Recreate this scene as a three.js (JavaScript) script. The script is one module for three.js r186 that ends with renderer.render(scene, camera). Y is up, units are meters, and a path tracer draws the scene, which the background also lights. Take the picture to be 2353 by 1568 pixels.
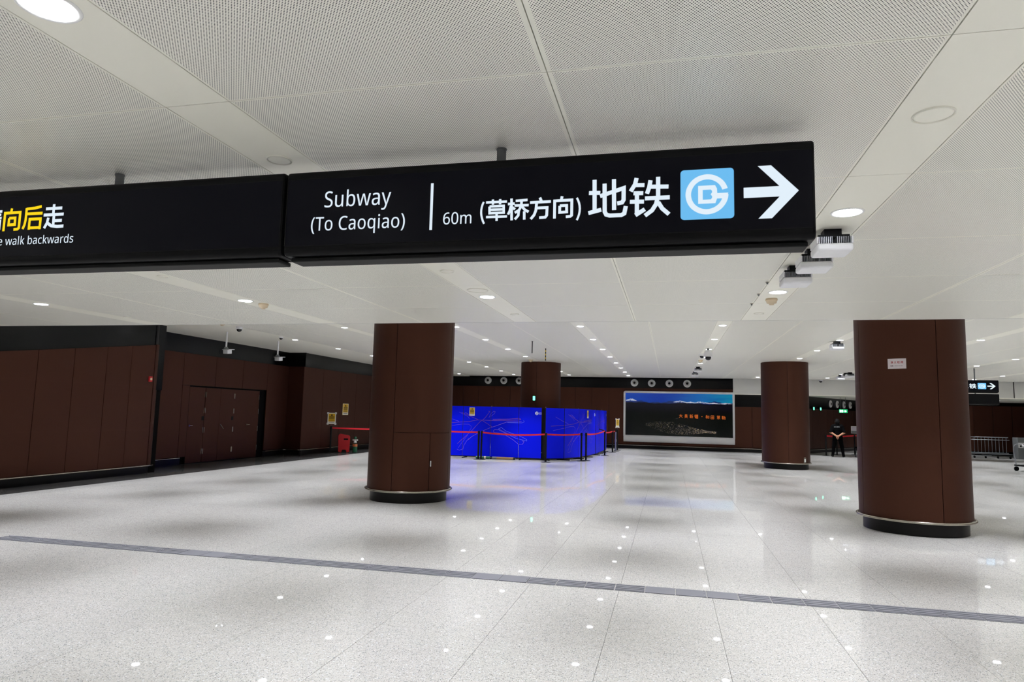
import * as THREE from 'three';
import { mergeGeometries } from 'three/addons/utils/BufferGeometryUtils.js';
import { RoundedBoxGeometry } from 'three/addons/geometries/RoundedBoxGeometry.js';
import { MarchingCubes } from 'three/addons/objects/MarchingCubes.js';

// ---------------------------------------------------------------- camera, exposure, light levels
const scene = new THREE.Scene();
scene.background = new THREE.Color(0x000000);
const EYE = 1.6, D2R = Math.PI / 180;
const camera = new THREE.PerspectiveCamera(2 * Math.atan(784 / 1550.25) / D2R, 2353 / 1568, 0.05, 200);
camera.rotation.set(6.1248 * D2R, 13.1716 * D2R, 1.3854 * D2R, 'YXZ');
camera.position.set(0, EYE, 0);
camera.updateMatrixWorld(true);
const renderer = new THREE.WebGLRenderer({ antialias: true });
renderer.toneMapping = THREE.LinearToneMapping;
renderer.toneMappingExposure = 1.6;
renderer.shadowMap.enabled = true;
const LAMP_LOW = 15.5, LAMP_HIGH = 28, CONE_LOW = 42 * D2R, CONE_HIGH = 34 * D2R, GLOW = 14;   // downlight output near / far hall, cone, glow of the diffuser

// ---------------------------------------------------------------- sizes of the hall (metres)
const HL = 2.785, HH = 3.52, EDGE = -8.5, FARZ = -34.7;                 // low ceiling, high ceiling, where the low one ends, far wall
const STRIP_LOW = (m) => 0.99 + 2.807 * m, STRIP_HIGH = (m) => [-10.28, -7.46, -4.71, -1.88, 1.085, 3.965, 6.93, 9.85, 12.75, 15.65, 18.55][m + 4];
const ROW = (k) => EDGE + 1.26 * k;

// ---------------------------------------------------------------- helpers
let seed = 7;
const rnd = () => { seed = (seed * 1664525 + 1013904223) >>> 0; return seed / 4294967296; };
const used = new Map();
function numbered(name) { const n = used.get(name) ?? 0; used.set(name, n + 1); return n ? name + '_' + String(n).padStart(3, '0') : name; }
const shade = (o) => o.traverse((c) => { if (c.isMesh) c.castShadow = c.receiveShadow = true; });
function thing(name, label, category, at = [0, 0, 0], turn = 0, group) {
  const o = new THREE.Group(); o.name = numbered(name); o.position.set(...at); o.rotation.y = turn; scene.add(o);
  o.userData = { label, category }; if (group) o.userData.group = group;
  return o;
}
function structure(name) { const o = new THREE.Group(); o.name = numbered(name); o.userData.kind = 'structure'; scene.add(o); return o; }
function part(parent, name, geo, mat, at, rot) {
  const m = new THREE.Mesh(Array.isArray(geo) ? merge(geo) : geo, mat); m.name = name;
  if (at) m.position.set(...at); if (rot) m.rotation.set(...rot);
  parent.add(m); return m;
}
function copy(src, label, at, turn = 0) {
  const o = src.clone(); o.name = numbered(src.name.replace(/_\d{3}$/, '')); o.userData = { ...src.userData, label }; o.position.set(...at); o.rotation.y = turn; scene.add(o); return o;
}
function merge(list) {
  return mergeGeometries(list.map((g) => { const q = g.index ? g.toNonIndexed() : g; for (const n of Object.keys(q.attributes)) if (!['position', 'normal', 'uv'].includes(n)) q.deleteAttribute(n); return q; }), false);
}
const move = (g, x, y, z) => g.translate(x, y, z);
const box = (w, h, d, x = 0, y = 0, z = 0) => move(new THREE.BoxGeometry(w, h, d), x, y, z);
const rbox = (w, h, d, r, x = 0, y = 0, z = 0, s = 2) => move(new RoundedBoxGeometry(w, h, d, s, r), x, y, z);
const cyl = (r0, r1, h, x = 0, y = 0, z = 0, n = 20) => move(new THREE.CylinderGeometry(r0, r1, h, n), x, y, z);
const lathe = (pts, n = 32) => new THREE.LatheGeometry(pts.map((p) => new THREE.Vector2(...p)), n);
const tube = (pts, r, n = 24, k = 8, closed = false) => new THREE.TubeGeometry(new THREE.CatmullRomCurve3(pts.map((p) => new THREE.Vector3(...p)), closed), n, r, k, closed);
const bar = (a, b, r, n = 10) => { const A = new THREE.Vector3(...a), B = new THREE.Vector3(...b), d = B.clone().sub(A), g = new THREE.CylinderGeometry(r, r, d.length(), n); g.applyQuaternion(new THREE.Quaternion().setFromUnitVectors(new THREE.Vector3(0, 1, 0), d.normalize())); return move(g, ...A.add(B).multiplyScalar(0.5).toArray()); };
// a shell of a cylinder between two angles (from +z towards +x), with edges
function arc(r0, r1, a0, a1, y0, y1, n = 14) {
  const sh = new THREE.Shape(), p = (r, a) => [r * Math.sin(a), -r * Math.cos(a)];
  for (let i = 0; i <= n; i++) { const q = p(r1, a0 + (a1 - a0) * i / n); i ? sh.lineTo(...q) : sh.moveTo(...q); }
  for (let i = n; i >= 0; i--) sh.lineTo(...p(r0, a0 + (a1 - a0) * i / n));
  const g = new THREE.ExtrudeGeometry(sh, { depth: y1 - y0, bevelEnabled: false, steps: 1 });
  g.rotateX(-Math.PI / 2); move(g, 0, y0, 0);
  // smooth normals on the two round faces
  const P = g.attributes.position, N = g.attributes.normal;
  for (let i = 0; i < P.count; i++) if (Math.abs(N.getY(i)) < 0.5) { const x = P.getX(i), z = P.getZ(i), r = Math.hypot(x, z), s = (x * N.getX(i) + z * N.getZ(i)) / r; if (Math.abs(s) > 0.8) N.setXYZ(i, Math.sign(s) * x / r, 0, Math.sign(s) * z / r); }
  return g;
}
const V = new THREE.Vector3();
function inView(x, y, z, m = 1.12) { V.set(x, y, z).applyMatrix4(camera.matrixWorldInverse); if (V.z > -0.3) return false; V.applyMatrix4(camera.projectionMatrix); return Math.abs(V.x) < m && Math.abs(V.y) < m; }

// ---------------------------------------------------------------- textures
function data(w, h, f, srgb) {
  const a = new Uint8Array(w * h * 4);
  for (let y = 0; y < h; y++) for (let x = 0; x < w; x++) { const c = f(x, y), i = (y * w + x) * 4; a[i] = c[0]; a[i + 1] = c[1]; a[i + 2] = c[2]; a[i + 3] = 255; }
  const t = new THREE.DataTexture(a, w, h, THREE.RGBAFormat); t.wrapS = t.wrapT = THREE.RepeatWrapping; t.magFilter = THREE.LinearFilter; t.minFilter = THREE.LinearFilter;
  if (srgb) t.colorSpace = THREE.SRGBColorSpace; t.needsUpdate = true; return t;
}
function canvas(w, h, draw) {
  const c = document.createElement('canvas'); c.width = w; c.height = h; const x = c.getContext('2d'); draw(x, w, h);
  const t = new THREE.CanvasTexture(c); t.colorSpace = THREE.SRGBColorSpace; t.anisotropy = 8; return t;
}
// polished granite: pale ground, grey and dark crystals of 2 to 6 mm, faint clouding; tileable over 1.6 m
function granite(N, base, grains) {
  const buf = new Float32Array(N * N * 3);
  for (let i = 0; i < N * N; i++) { const n = (rnd() - 0.5) * grains.noise; for (let c = 0; c < 3; c++) buf[i * 3 + c] = base[c] + n; }
  for (const [count, r0, r1, tone, spread] of grains.list) for (let k = 0; k < count; k++) {
    const cx = rnd() * N, cy = rnd() * N, r = r0 + rnd() * (r1 - r0), e = 0.5 + rnd(), th = rnd() * 3.14, co = Math.cos(th), si = Math.sin(th), t = tone + (rnd() - 0.5) * spread, warm = (rnd() - 0.5) * 10;
    for (let y = -Math.ceil(r * 1.5); y <= r * 1.5; y++) for (let x = -Math.ceil(r * 1.5); x <= r * 1.5; x++) {
      const u = (x * co + y * si) / e, v = (-x * si + y * co) * e; if (u * u + v * v > r * r) continue;
      const i = ((((cy + y) | 0) + N) % N * N + (((cx + x) | 0) + N) % N) * 3; buf[i] = t + warm; buf[i + 1] = t; buf[i + 2] = t - warm;
    }
  }
  return data(N, N, (x, y) => { const i = (y * N + x) * 3; return [0, 1, 2].map((c) => Math.max(0, Math.min(255, buf[i + c]))); }, true);
}
const graniteTex = granite(1024, [205, 203, 199], { noise: 26, list: [[9000, 1.2, 3, 226, 26], [9000, 1.2, 2.8, 172, 34], [5200, 0.9, 2.1, 122, 44], [1500, 0.8, 1.6, 74, 30]] });
const darkGraniteTex = granite(512, [58, 56, 55], { noise: 30, list: [[5000, 0.8, 2.2, 92, 40], [4000, 0.8, 2, 34, 20], [600, 0.8, 1.6, 130, 40]] });
// perforated sheet: 4.2 mm holes on a 10 x 14 mm staggered grid, black fleece behind; one tile is 100 x 98 mm
const perfTex = data(500, 490, (px, py) => {
  const mx = px / 5, my = py / 5; let d = 9;
  for (const [ox, oy] of [[0, 0], [5, 7]]) { const dx = ((mx - ox) % 10 + 15) % 10 - 5, dy = ((my - oy) % 14 + 21) % 14 - 7; d = Math.min(d, Math.hypot(dx, dy)); }
  const k = Math.max(0, Math.min(1, (2.15 - d) * 4 + 0.5)), v = (w) => Math.round(w * (1 - k) + 22 * k); return [v(249), v(247), v(236)];
}, true);
const brushTex = data(256, 256, () => [0, 1, 2].map(() => 0), false);
{ const a = brushTex.image.data; for (let x = 0; x < 256; x++) { let v = 120; for (let y = 0; y < 256; y++) { v = v * 0.9 + (110 + rnd() * 60) * 0.1; const i = (y * 256 + x) * 4, q = v + rnd() * 14; a[i] = a[i + 1] = a[i + 2] = q; } } }

// ---------------------------------------------------------------- materials
const std = (color, roughness = 0.6, metalness = 0, more = {}) => new THREE.MeshStandardMaterial({ color, roughness, metalness, ...more });
const phys = (color, roughness, specularIntensity, more = {}) => new THREE.MeshPhysicalMaterial({ color, roughness, specularIntensity, ...more });
const lin = (r, g, b) => new THREE.Color().setRGB(r, g, b);
const M = {
  floor: new THREE.MeshPhysicalMaterial({ map: graniteTex, roughness: 0.55, specularIntensity: 0, clearcoat: 0.75, clearcoatRoughness: 0.02 }),
  border: new THREE.MeshPhysicalMaterial({ map: darkGraniteTex, roughness: 0.55, specularIntensity: 0, clearcoat: 0.35, clearcoatRoughness: 0.05 }),
  grout: std(0x4a4744, 0.9), tactile: std(0x85868f, 0.42, 0, {}), stud: std(0xb9bac0, 0.3, 0.8),
  white: std(0xf3f1e4, 0.38), perf: std(0xffffff, 0.4, 0, { map: perfTex }), fleece: std(0x141414, 0.95), seam: std(0x2a2926, 0.9),
  fascia: std(0xdddcd4, 0.5), brown: std(lin(0.078, 0.029, 0.0175), 0.92, 0.82, { roughnessMap: brushTex }), groove: phys(0x060404, 0.8, 0.2),
  black: phys(0x060707, 0.22, 0.5), blackMatt: phys(0x080809, 0.6, 0.5), plinth: phys(0x0d0c0b, 0.3, 0.5), steel: std(0xb4ada2, 0.24, 1), chrome: std(0xd8d8d8, 0.12, 1),
  signCase: phys(0x040406, 0.42, 0.35), frameWhite: std(0xdcdcda, 0.35), apWhite: std(0xe9e9ec, 0.4), fin: std(0x9a9ca2, 0.35, 0.6),
  skin: std(0xb98263, 0.6), cloth: phys(0x050506, 0.9, 0.15), hair: phys(0x040303, 0.7, 0.3), red: std(lin(0.55, 0.006, 0.012), 0.55), beltRed: std(lin(0.62, 0.008, 0.02), 0.7),
  green: std(lin(0.01, 0.11, 0.05), 0.4), beige: std(0xd9c6a8, 0.5), smoked: std(0x08080a, 0.08), yellow: std(lin(0.75, 0.5, 0.02), 0.6), tan: std(0x9a7a4a, 0.7),
  rim: std(0xf0f0ee, 0.35), glow: std(0x000000, 0.5, 0, { emissive: 0xf4f8ff, emissiveIntensity: GLOW }), greenGlow: std(0x001a0c, 0.4, 0, { emissive: lin(0.12, 1, 0.5), emissiveIntensity: 2.2 }),
  grey: std(0x6c6f70, 0.5), wire: std(0x8d9094, 0.35, 0.8), glowRim: std(0xe2e4e6, 0.35),
};

// ---------------------------------------------------------------- lettering: strokes on a 100 x 100 grid
const GLYPH = {
  草: [[0, 13, 98, 13], [32, 0, 33, 25], [66, 0, 66, 25], [17, 32, 18, 63, 84, 63, 83, 32, 17, 32], [17, 47, 84, 48], [2, 80, 100, 81], [51, 63, 52, 100]],
  桥: [[0, 25, 33, 24], [17, 0, 20, 100], [15, 34, 10, 56, 2, 73], [22, 41, 35, 51], [37, 12, 94, 10], [65, 13, 65, 34, 55, 54, 34, 66], [32, 33, 100, 34], [68, 39, 81, 54, 100, 65], [53, 58, 51, 79, 35, 96], [79, 61, 80, 99]],
  方: [[47, 0, 54, 17], [0, 22, 100, 21], [32, 24, 29, 60, 21, 81, 5, 100], [35, 49, 82, 49, 81, 85, 74, 94, 45, 95]],
  向: [[43, 0, 39, 16], [0, 100, 0, 20, 100, 19, 100, 88, 92, 93, 66, 94], [30, 43, 70, 43, 71, 72, 30, 73, 30, 43]],
  地: [[1, 36, 32, 37], [16, 0, 17, 86], [0, 91, 35, 83], [43, 12, 44, 89, 48, 97, 57, 100, 88, 100, 96, 96, 100, 76], [68, 1, 69, 86], [31, 46, 94, 27, 94, 59, 90, 66, 77, 68]],
  铁: [[17, 0, 13, 17, 2, 35], [14, 19, 37, 20], [9, 40, 34, 41], [0, 62, 36, 63], [18, 42, 18, 95], [14, 98, 38, 83], [52, 8, 49, 26, 43, 43], [50, 25, 97, 27], [71, 0, 71, 50, 66, 71, 56, 87, 38, 100], [38, 55, 100, 55], [71, 66, 81, 83, 98, 99]],
  后: [[92, 0, 56, 6, 12, 8], [12, 4, 12, 55, 8, 78, 0, 96], [12, 30, 100, 30], [34, 100, 34, 54, 92, 54, 92, 100], [34, 92, 92, 92]],
  走: [[8, 18, 86, 18], [46, 0, 46, 45], [0, 44, 96, 44], [50, 47, 50, 92], [52, 70, 90, 70], [24, 56, 20, 78, 8, 100], [20, 77, 41, 91, 70, 95, 100, 94]],
  请: [[12, 2, 24, 16], [0, 36, 20, 36, 20, 88, 32, 78], [40, 12, 100, 12], [44, 27, 96, 27], [36, 42, 100, 42], [70, 0, 70, 42], [46, 100, 46, 55, 93, 55, 93, 92, 84, 97], [46, 69, 93, 69], [46, 82, 93, 82]],
  大: [[5, 35, 95, 35], [50, 5, 50, 35, 35, 70, 8, 96], [52, 40, 68, 72, 95, 95]],
  美: [[30, 2, 38, 14], [70, 2, 60, 14], [14, 18, 86, 18], [20, 33, 80, 33], [8, 48, 92, 48], [50, 18, 50, 64], [10, 64, 90, 64], [50, 64, 36, 84, 8, 98], [54, 68, 70, 86, 94, 98]],
  新: [[25, 2, 30, 12], [5, 15, 48, 15], [15, 22, 19, 34], [40, 22, 34, 34], [2, 40, 50, 40], [6, 58, 48, 58], [27, 40, 27, 98], [24, 64, 6, 86], [32, 66, 44, 80], [90, 4, 62, 14], [62, 14, 60, 60, 50, 96], [62, 40, 98, 40], [82, 40, 82, 98]],
  疆: [[4, 8, 36, 8, 36, 26, 6, 26, 6, 46, 36, 46, 34, 92, 24, 88], [10, 60, 32, 60], [10, 74, 32, 74], [20, 52, 20, 86], [46, 6, 96, 6], [52, 14, 90, 14, 90, 38, 52, 38, 52, 14], [70, 14, 70, 38], [46, 50, 96, 50], [52, 58, 90, 58, 90, 84, 52, 84, 52, 58], [70, 58, 70, 84], [44, 96, 98, 96]],
  和: [[48, 6, 12, 14], [2, 32, 56, 32], [30, 12, 30, 98], [28, 38, 4, 76], [32, 44, 52, 66], [64, 22, 64, 92], [64, 24, 94, 24, 94, 90], [64, 80, 94, 80]],
  田: [[12, 10, 88, 10, 88, 94, 12, 94, 12, 10], [12, 52, 88, 52], [50, 10, 50, 94]],
  策: [[24, 2, 8, 22], [18, 12, 46, 12], [32, 14, 36, 24], [66, 2, 52, 22], [60, 12, 96, 12], [76, 14, 80, 24], [8, 34, 92, 34], [50, 26, 50, 100], [22, 44, 22, 62], [22, 46, 78, 46, 78, 60], [46, 58, 10, 90], [54, 58, 92, 88]],
  勒: [[2, 14, 52, 14], [16, 2, 16, 28], [38, 2, 38, 28], [10, 34, 44, 34, 44, 54, 10, 54, 10, 34], [2, 72, 52, 72], [27, 26, 27, 98], [58, 34, 94, 34, 90, 92, 78, 88], [76, 8, 74, 50, 54, 94]],
  消: [[6, 6, 20, 18], [2, 34, 16, 44], [20, 60, 6, 94], [62, 2, 62, 34], [36, 8, 46, 26], [90, 8, 78, 26], [40, 98, 40, 38, 86, 38, 86, 92], [40, 58, 86, 58], [40, 76, 86, 76]],
  火: [[20, 24, 14, 50], [84, 22, 68, 46], [50, 4, 46, 54, 8, 96], [50, 50, 66, 78, 94, 96]],
  栓: [[2, 28, 40, 28], [22, 2, 22, 98], [20, 36, 4, 70], [24, 40, 38, 56], [70, 2, 44, 38], [70, 4, 98, 36], [50, 48, 90, 48], [70, 48, 70, 94], [52, 70, 88, 70], [42, 94, 98, 94]],
  阀: [[8, 4, 18, 16], [8, 22, 8, 98], [30, 10, 92, 10, 92, 94, 80, 90], [24, 40, 78, 36], [44, 24, 60, 60, 76, 84], [40, 28, 28, 56], [32, 50, 32, 88], [72, 54, 54, 84], [64, 22, 72, 30]],
  长: [[76, 6, 36, 36], [4, 48, 96, 48], [28, 4, 28, 90, 46, 78], [44, 50, 62, 76, 94, 96]],
  时: [[6, 14, 38, 14, 38, 86, 6, 86, 6, 14], [6, 50, 38, 50], [44, 32, 98, 32], [82, 4, 82, 92, 68, 96], [54, 50, 66, 66]],
  停: [[24, 4, 4, 44], [15, 30, 15, 98], [62, 2, 66, 12], [32, 16, 98, 16], [44, 26, 84, 26, 84, 40, 44, 40, 44, 26], [32, 62, 32, 50, 98, 50, 96, 62], [42, 66, 88, 66], [66, 66, 66, 92, 54, 98]],
  车: [[8, 18, 92, 18], [44, 2, 20, 50, 86, 50], [2, 74, 98, 74], [54, 32, 54, 100]],
  区: [[92, 8, 10, 8, 10, 94, 94, 94], [72, 22, 52, 54, 24, 78], [28, 28, 54, 52, 78, 78]],
};
function glyph(x, ch, bx, by, w, h, lw, color) {
  x.strokeStyle = color; x.lineWidth = lw; x.lineCap = 'butt'; x.lineJoin = 'miter';
  for (const s of GLYPH[ch]) { x.beginPath(); for (let i = 0; i < s.length; i += 2) x[i ? 'lineTo' : 'moveTo'](bx + s[i] / 100 * w, by + s[i + 1] / 100 * h); x.stroke(); }
}
function words(x, text, left, base, width, size, color, font = 'sans-serif') {
  x.save(); x.font = size + 'px ' + font; x.fillStyle = color; x.textBaseline = 'alphabetic'; const w = x.measureText(text).width; x.translate(left, base); x.scale(width / w, 1); x.fillText(text, 0, 0); x.restore();
}
const SIGN_WHITE = '#e6f4ff';
function logo(x, L, T, S, ink) {                                           // blue tile with the ring and the B inside it
  x.fillStyle = ink; x.beginPath(); x.roundRect(L, T, S, S, S * 0.07); x.fill();
  const cx = L + S * 0.497, cy = T + S * 0.505, R = S * 0.348; x.strokeStyle = SIGN_WHITE; x.lineWidth = S * 0.105; x.lineJoin = 'miter';
  x.beginPath(); x.arc(cx, cy, R, -15 * D2R, 2 * D2R, true); x.stroke();
  x.fillStyle = SIGN_WHITE; x.beginPath(); for (const [i, [a, b]] of [[0.333, 0.33], [0.65, 0.33], [0.685, 0.395], [0.69, 0.49], [0.895, 0.49], [0.86, 0.6], [0.685, 0.6], [0.655, 0.69], [0.333, 0.69]].entries()) x[i ? 'lineTo' : 'moveTo'](L + a * S, T + b * S); x.fill();
  x.fillStyle = ink; x.beginPath(); for (const [i, [a, b]] of [[0.42, 0.415], [0.57, 0.415], [0.592, 0.44], [0.592, 0.475], [0.565, 0.51], [0.592, 0.545], [0.592, 0.58], [0.57, 0.61], [0.42, 0.61]].entries()) x[i ? 'lineTo' : 'moveTo'](L + a * S, T + b * S); x.fill();
}
function arrow(x, L, T, W, H) {
  x.fillStyle = SIGN_WHITE; x.beginPath(); for (const [i, [a, b]] of [[0, 0.4], [0.65, 0.4], [0.26, 0], [0.51, 0], [1, 0.5], [0.51, 1], [0.26, 1], [0.65, 0.6], [0, 0.6]].entries()) x[i ? 'lineTo' : 'moveTo'](L + a * W, T + b * H); x.fill();
}
// big sign: canvas spans x -1.736 .. 0.544 and y 2.660 .. 2.346
const PX = 2048 / 2.28, sx = (X) => (X + 1.736) * PX, sy = (Y) => (2.66 - Y) * PX;
const signTex = canvas(2048, 282, (x, w, h) => {
  x.fillStyle = '#030307'; x.fillRect(0, 0, w, h);
  words(x, 'Subway', sx(-1.551), sy(2.522), 0.333 * PX, 0.104 * PX, SIGN_WHITE);
  words(x, '(To Caoqiao)', sx(-1.612), sy(2.413), 0.468 * PX, 0.09 * PX, SIGN_WHITE);
  x.fillStyle = SIGN_WHITE; x.fillRect(sx(-1.031), sy(2.608), 0.013 * PX, 0.213 * PX);
  words(x, '60m', sx(-0.972), sy(2.417), 0.139 * PX, 0.076 * PX, SIGN_WHITE);
  x.strokeStyle = SIGN_WHITE; x.lineWidth = 0.0095 * PX;
  for (const p of [[-0.785, 2.511, -0.808, 2.465, -0.781, 2.413], [-0.379, 2.509, -0.353, 2.462, -0.378, 2.412]]) { x.beginPath(); x.moveTo(sx(p[0]), sy(p[1])); x.quadraticCurveTo(sx(p[2]), sy(p[3]), sx(p[4]), sy(p[5])); x.stroke(); }
  for (const [c, X, Y, W, H, lw] of [['草', -0.775, 2.52, 0.096, 0.097, 0.0112], ['桥', -0.677, 2.52, 0.092, 0.097, 0.0118], ['方', -0.58, 2.518, 0.091, 0.093, 0.0125], ['向', -0.473, 2.519, 0.073, 0.096, 0.0125], ['地', -0.33, 2.583, 0.155, 0.157, 0.0178], ['铁', -0.159, 2.581, 0.161, 0.162, 0.0178]]) glyph(x, c, sx(X), sy(Y), W * PX, H * PX, lw * PX, SIGN_WHITE);
  logo(x, sx(0.044), sy(2.602), 0.208 * PX, '#6fc0f5');
  arrow(x, sx(0.288), sy(2.603), 0.206 * PX, 0.216 * PX);
});
const sx0 = (X) => (X + 4.045) * PX;
const signTex0 = canvas(2048, 282, (x, w, h) => {
  x.fillStyle = '#030307'; x.fillRect(0, 0, w, h);
  glyph(x, '请', sx0(-3.505), sy(2.6), 0.108 * PX, 0.118 * PX, 0.0135 * PX, SIGN_WHITE);
  glyph(x, '向', sx0(-3.377), sy(2.599), 0.098 * PX, 0.12 * PX, 0.0155 * PX, '#ffdd10'); glyph(x, '后', sx0(-3.254), sy(2.601), 0.118 * PX, 0.12 * PX, 0.0155 * PX, '#ffdd10');
  glyph(x, '走', sx0(-3.128), sy(2.609), 0.131 * PX, 0.124 * PX, 0.0165 * PX, SIGN_WHITE);
  words(x, 'Please walk backwards', sx0(-3.55), sy(2.405), 0.624 * PX, 0.059 * PX, SIGN_WHITE);
});
const signTexFar = canvas(1400, 130, (x, w, h) => {                        // 4.2 x 0.38 m
  x.fillStyle = '#030307'; x.fillRect(0, 0, w, h); const s = 1400 / 4.2;
  arrow(x, 1400 - 0.32 * s, 24, 0.24 * s, 82); logo(x, 1400 - 0.6 * s, 24, 82, '#6fc0f5'); glyph(x, '铁', 1400 - 0.84 * s, 32, 66, 66, 10, SIGN_WHITE); glyph(x, '地', 1400 - 1.08 * s, 32, 66, 66, 10, SIGN_WHITE);
  x.save(); x.translate(64, 68); x.rotate(-Math.PI * 0.25); arrow(x, -42, -42, 84, 84); x.restore();
});

// ================================================================ SETTING
// ---- floor: bed, stone slabs, dark edging
{
  const fl = structure('floor');
  part(fl, 'floor_bed', box(36, 0.3, 58, 4.6, -0.16, -19), M.grout);
  const SX = 0.8287, SZ = 1.658, G = 0.0025, X0 = 0.378, Z0 = -4.915, near = [], rest = [], cache = {};
  const slab = (w, d, u, v, T) => {
    const k = [w.toFixed(3), d.toFixed(3), u, v].join(); if (cache[k]) return cache[k];
    const g = new THREE.BoxGeometry(w - G, 0.02, d - G), p = g.attributes.position, q = g.attributes.uv; for (let i = 0; i < p.count; i++) q.setXY(i, p.getX(i) / T + u, p.getZ(i) / T + v);
    return (cache[k] = g);
  };
  for (let i = -15; i < 28; i++) for (let j = -8; j < 25; j++) {
    let x0 = X0 + i * SX, x1 = x0 + SX; const z1 = Z0 - j * SZ, z0 = z1 - SZ; if (x1 < -11.1 || x0 > 22 || z0 < -47) continue; x0 = Math.max(x0, -11.15);
    if (x1 - x0 < 0.03) continue;
    const cx = (x0 + x1) / 2, cz = (z0 + z1) / 2, v = (i * 7 + j * 13 + 400) % 6, g = slab(x1 - x0, SZ, v * 0.37, v * 0.23, 1.6);
    (inView(cx, 0, cz, 1.25) ? near : rest).push([Math.hypot(cx, cz), g, cx, cz]);
  }
  near.sort((a, b) => a[0] - b[0]); rest.push(...near.splice(300));
  for (const [, g, x, z] of near) part(fl, 'floor_slab', g, M.floor, [x, -0.01, z]);
  const far = part(fl, 'floor_slabs_far', rest.map(([, g, x, z]) => g.clone().translate(x, -0.01, z)), M.floor); far.userData.kind = 'stuff';
  for (let j = 0; j < 34; j++) { const z = -1.5 - j * 1.0; part(fl, 'edging_slab', slab(1.75, 1.0, (j % 5) * 0.21, (j % 3) * 0.4, 0.5), M.border, [-11.15 - 0.875, -0.01, z]); }
}
// ---- tactile paving strip
{
  const t = thing('tactile_strip', 'grey tactile guide strip of ribbed square tiles running across the pale granite floor', 'tactile paving');
  const tile = [rbox(0.268, 0.005, 0.232, 0.002, 0, 0.0025, 0, 1)]; for (let k = 0; k < 4; k++) tile.push(rbox(0.262, 0.006, 0.03, 0.0028, 0, 0.0066, -0.084 + k * 0.056, 1));
  const flat = merge([rbox(0.268, 0.006, 0.232, 0.002, 0, 0.003, 0, 1)]), ribbed = merge(tile), stud = merge([-0.09, 0, 0.09].map((z) => cyl(0.005, 0.006, 0.004, 0.118, 0.0075, z, 8)));
  const plain = new Set([9, 10, 21, 22, 27, 28, 29]);
  for (let k = -26; k < 16; k++) { const x = -0.494 + 0.2755 * (k + 0.5), i = k + 26; const m = part(t, 'tactile_tile', plain.has(i % 32) ? flat : ribbed, M.tactile, [x, 0.0005, -6.603]); if (i % 3 === 1) part(m, 'rivet', stud, M.stud); }
}
// ---- ceilings
function panelGeo(w, d, ml, mr) {                                         // tray with a perforated field; ml / mr: plain margins left and right
  const g = new THREE.BufferGeometry(), P = [], N = [], U = [], a = -w / 2, b = w / 2, c = -d / 2, e = d / 2, h = 0.022;
  const quad = (p, n, uv) => { for (const i of [0, 1, 2, 0, 2, 3]) { P.push(...p[i]); N.push(...n); U.push(...uv[i]); } };
  const zero = [[0, 0], [0, 0], [0, 0], [0, 0]], down = [0, -1, 0], y = 0, m = 0.007;
  const flat = (x0, x1, z0, z1, uv) => quad([[x0, y, z0], [x1, y, z0], [x1, y, z1], [x0, y, z1]], down, uv);
  flat(a, a + ml, c, e, zero); flat(b - mr, b, c, e, zero); flat(a + ml, b - mr, c, c + m, zero); flat(a + ml, b - mr, e - m, e, zero);
  quad([[a, 0, c], [a, 0, e], [a, h, e], [a, h, c]], [-1, 0, 0], zero); quad([[b, 0, e], [b, 0, c], [b, h, c], [b, h, e]], [1, 0, 0], zero);
  quad([[b, 0, c], [a, 0, c], [a, h, c], [b, h, c]], [0, 0, -1], zero); quad([[a, 0, e], [b, 0, e], [b, h, e], [a, h, e]], [0, 0, 1], zero);
  quad([[a, h, c], [a, h, e], [b, h, e], [b, h, c]], [0, 1, 0], zero);
  const n0 = P.length / 3, f = (x, z) => [(x - a - ml) / 0.1, (z - c) / 0.098];
  const x0 = a + ml, x1 = b - mr, z0 = c + m, z1 = e - m; flat(x0, x1, z0, z1, [f(x0, z0), f(x1, z0), f(x1, z1), f(x0, z1)]);
  g.setAttribute('position', new THREE.Float32BufferAttribute(P, 3)); g.setAttribute('normal', new THREE.Float32BufferAttribute(N, 3)); g.setAttribute('uv', new THREE.Float32BufferAttribute(U, 2));
  g.addGroup(0, n0, 0); g.addGroup(n0, P.length / 3 - n0, 1); return g;
}
const PERF = [M.white, M.perf];
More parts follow.
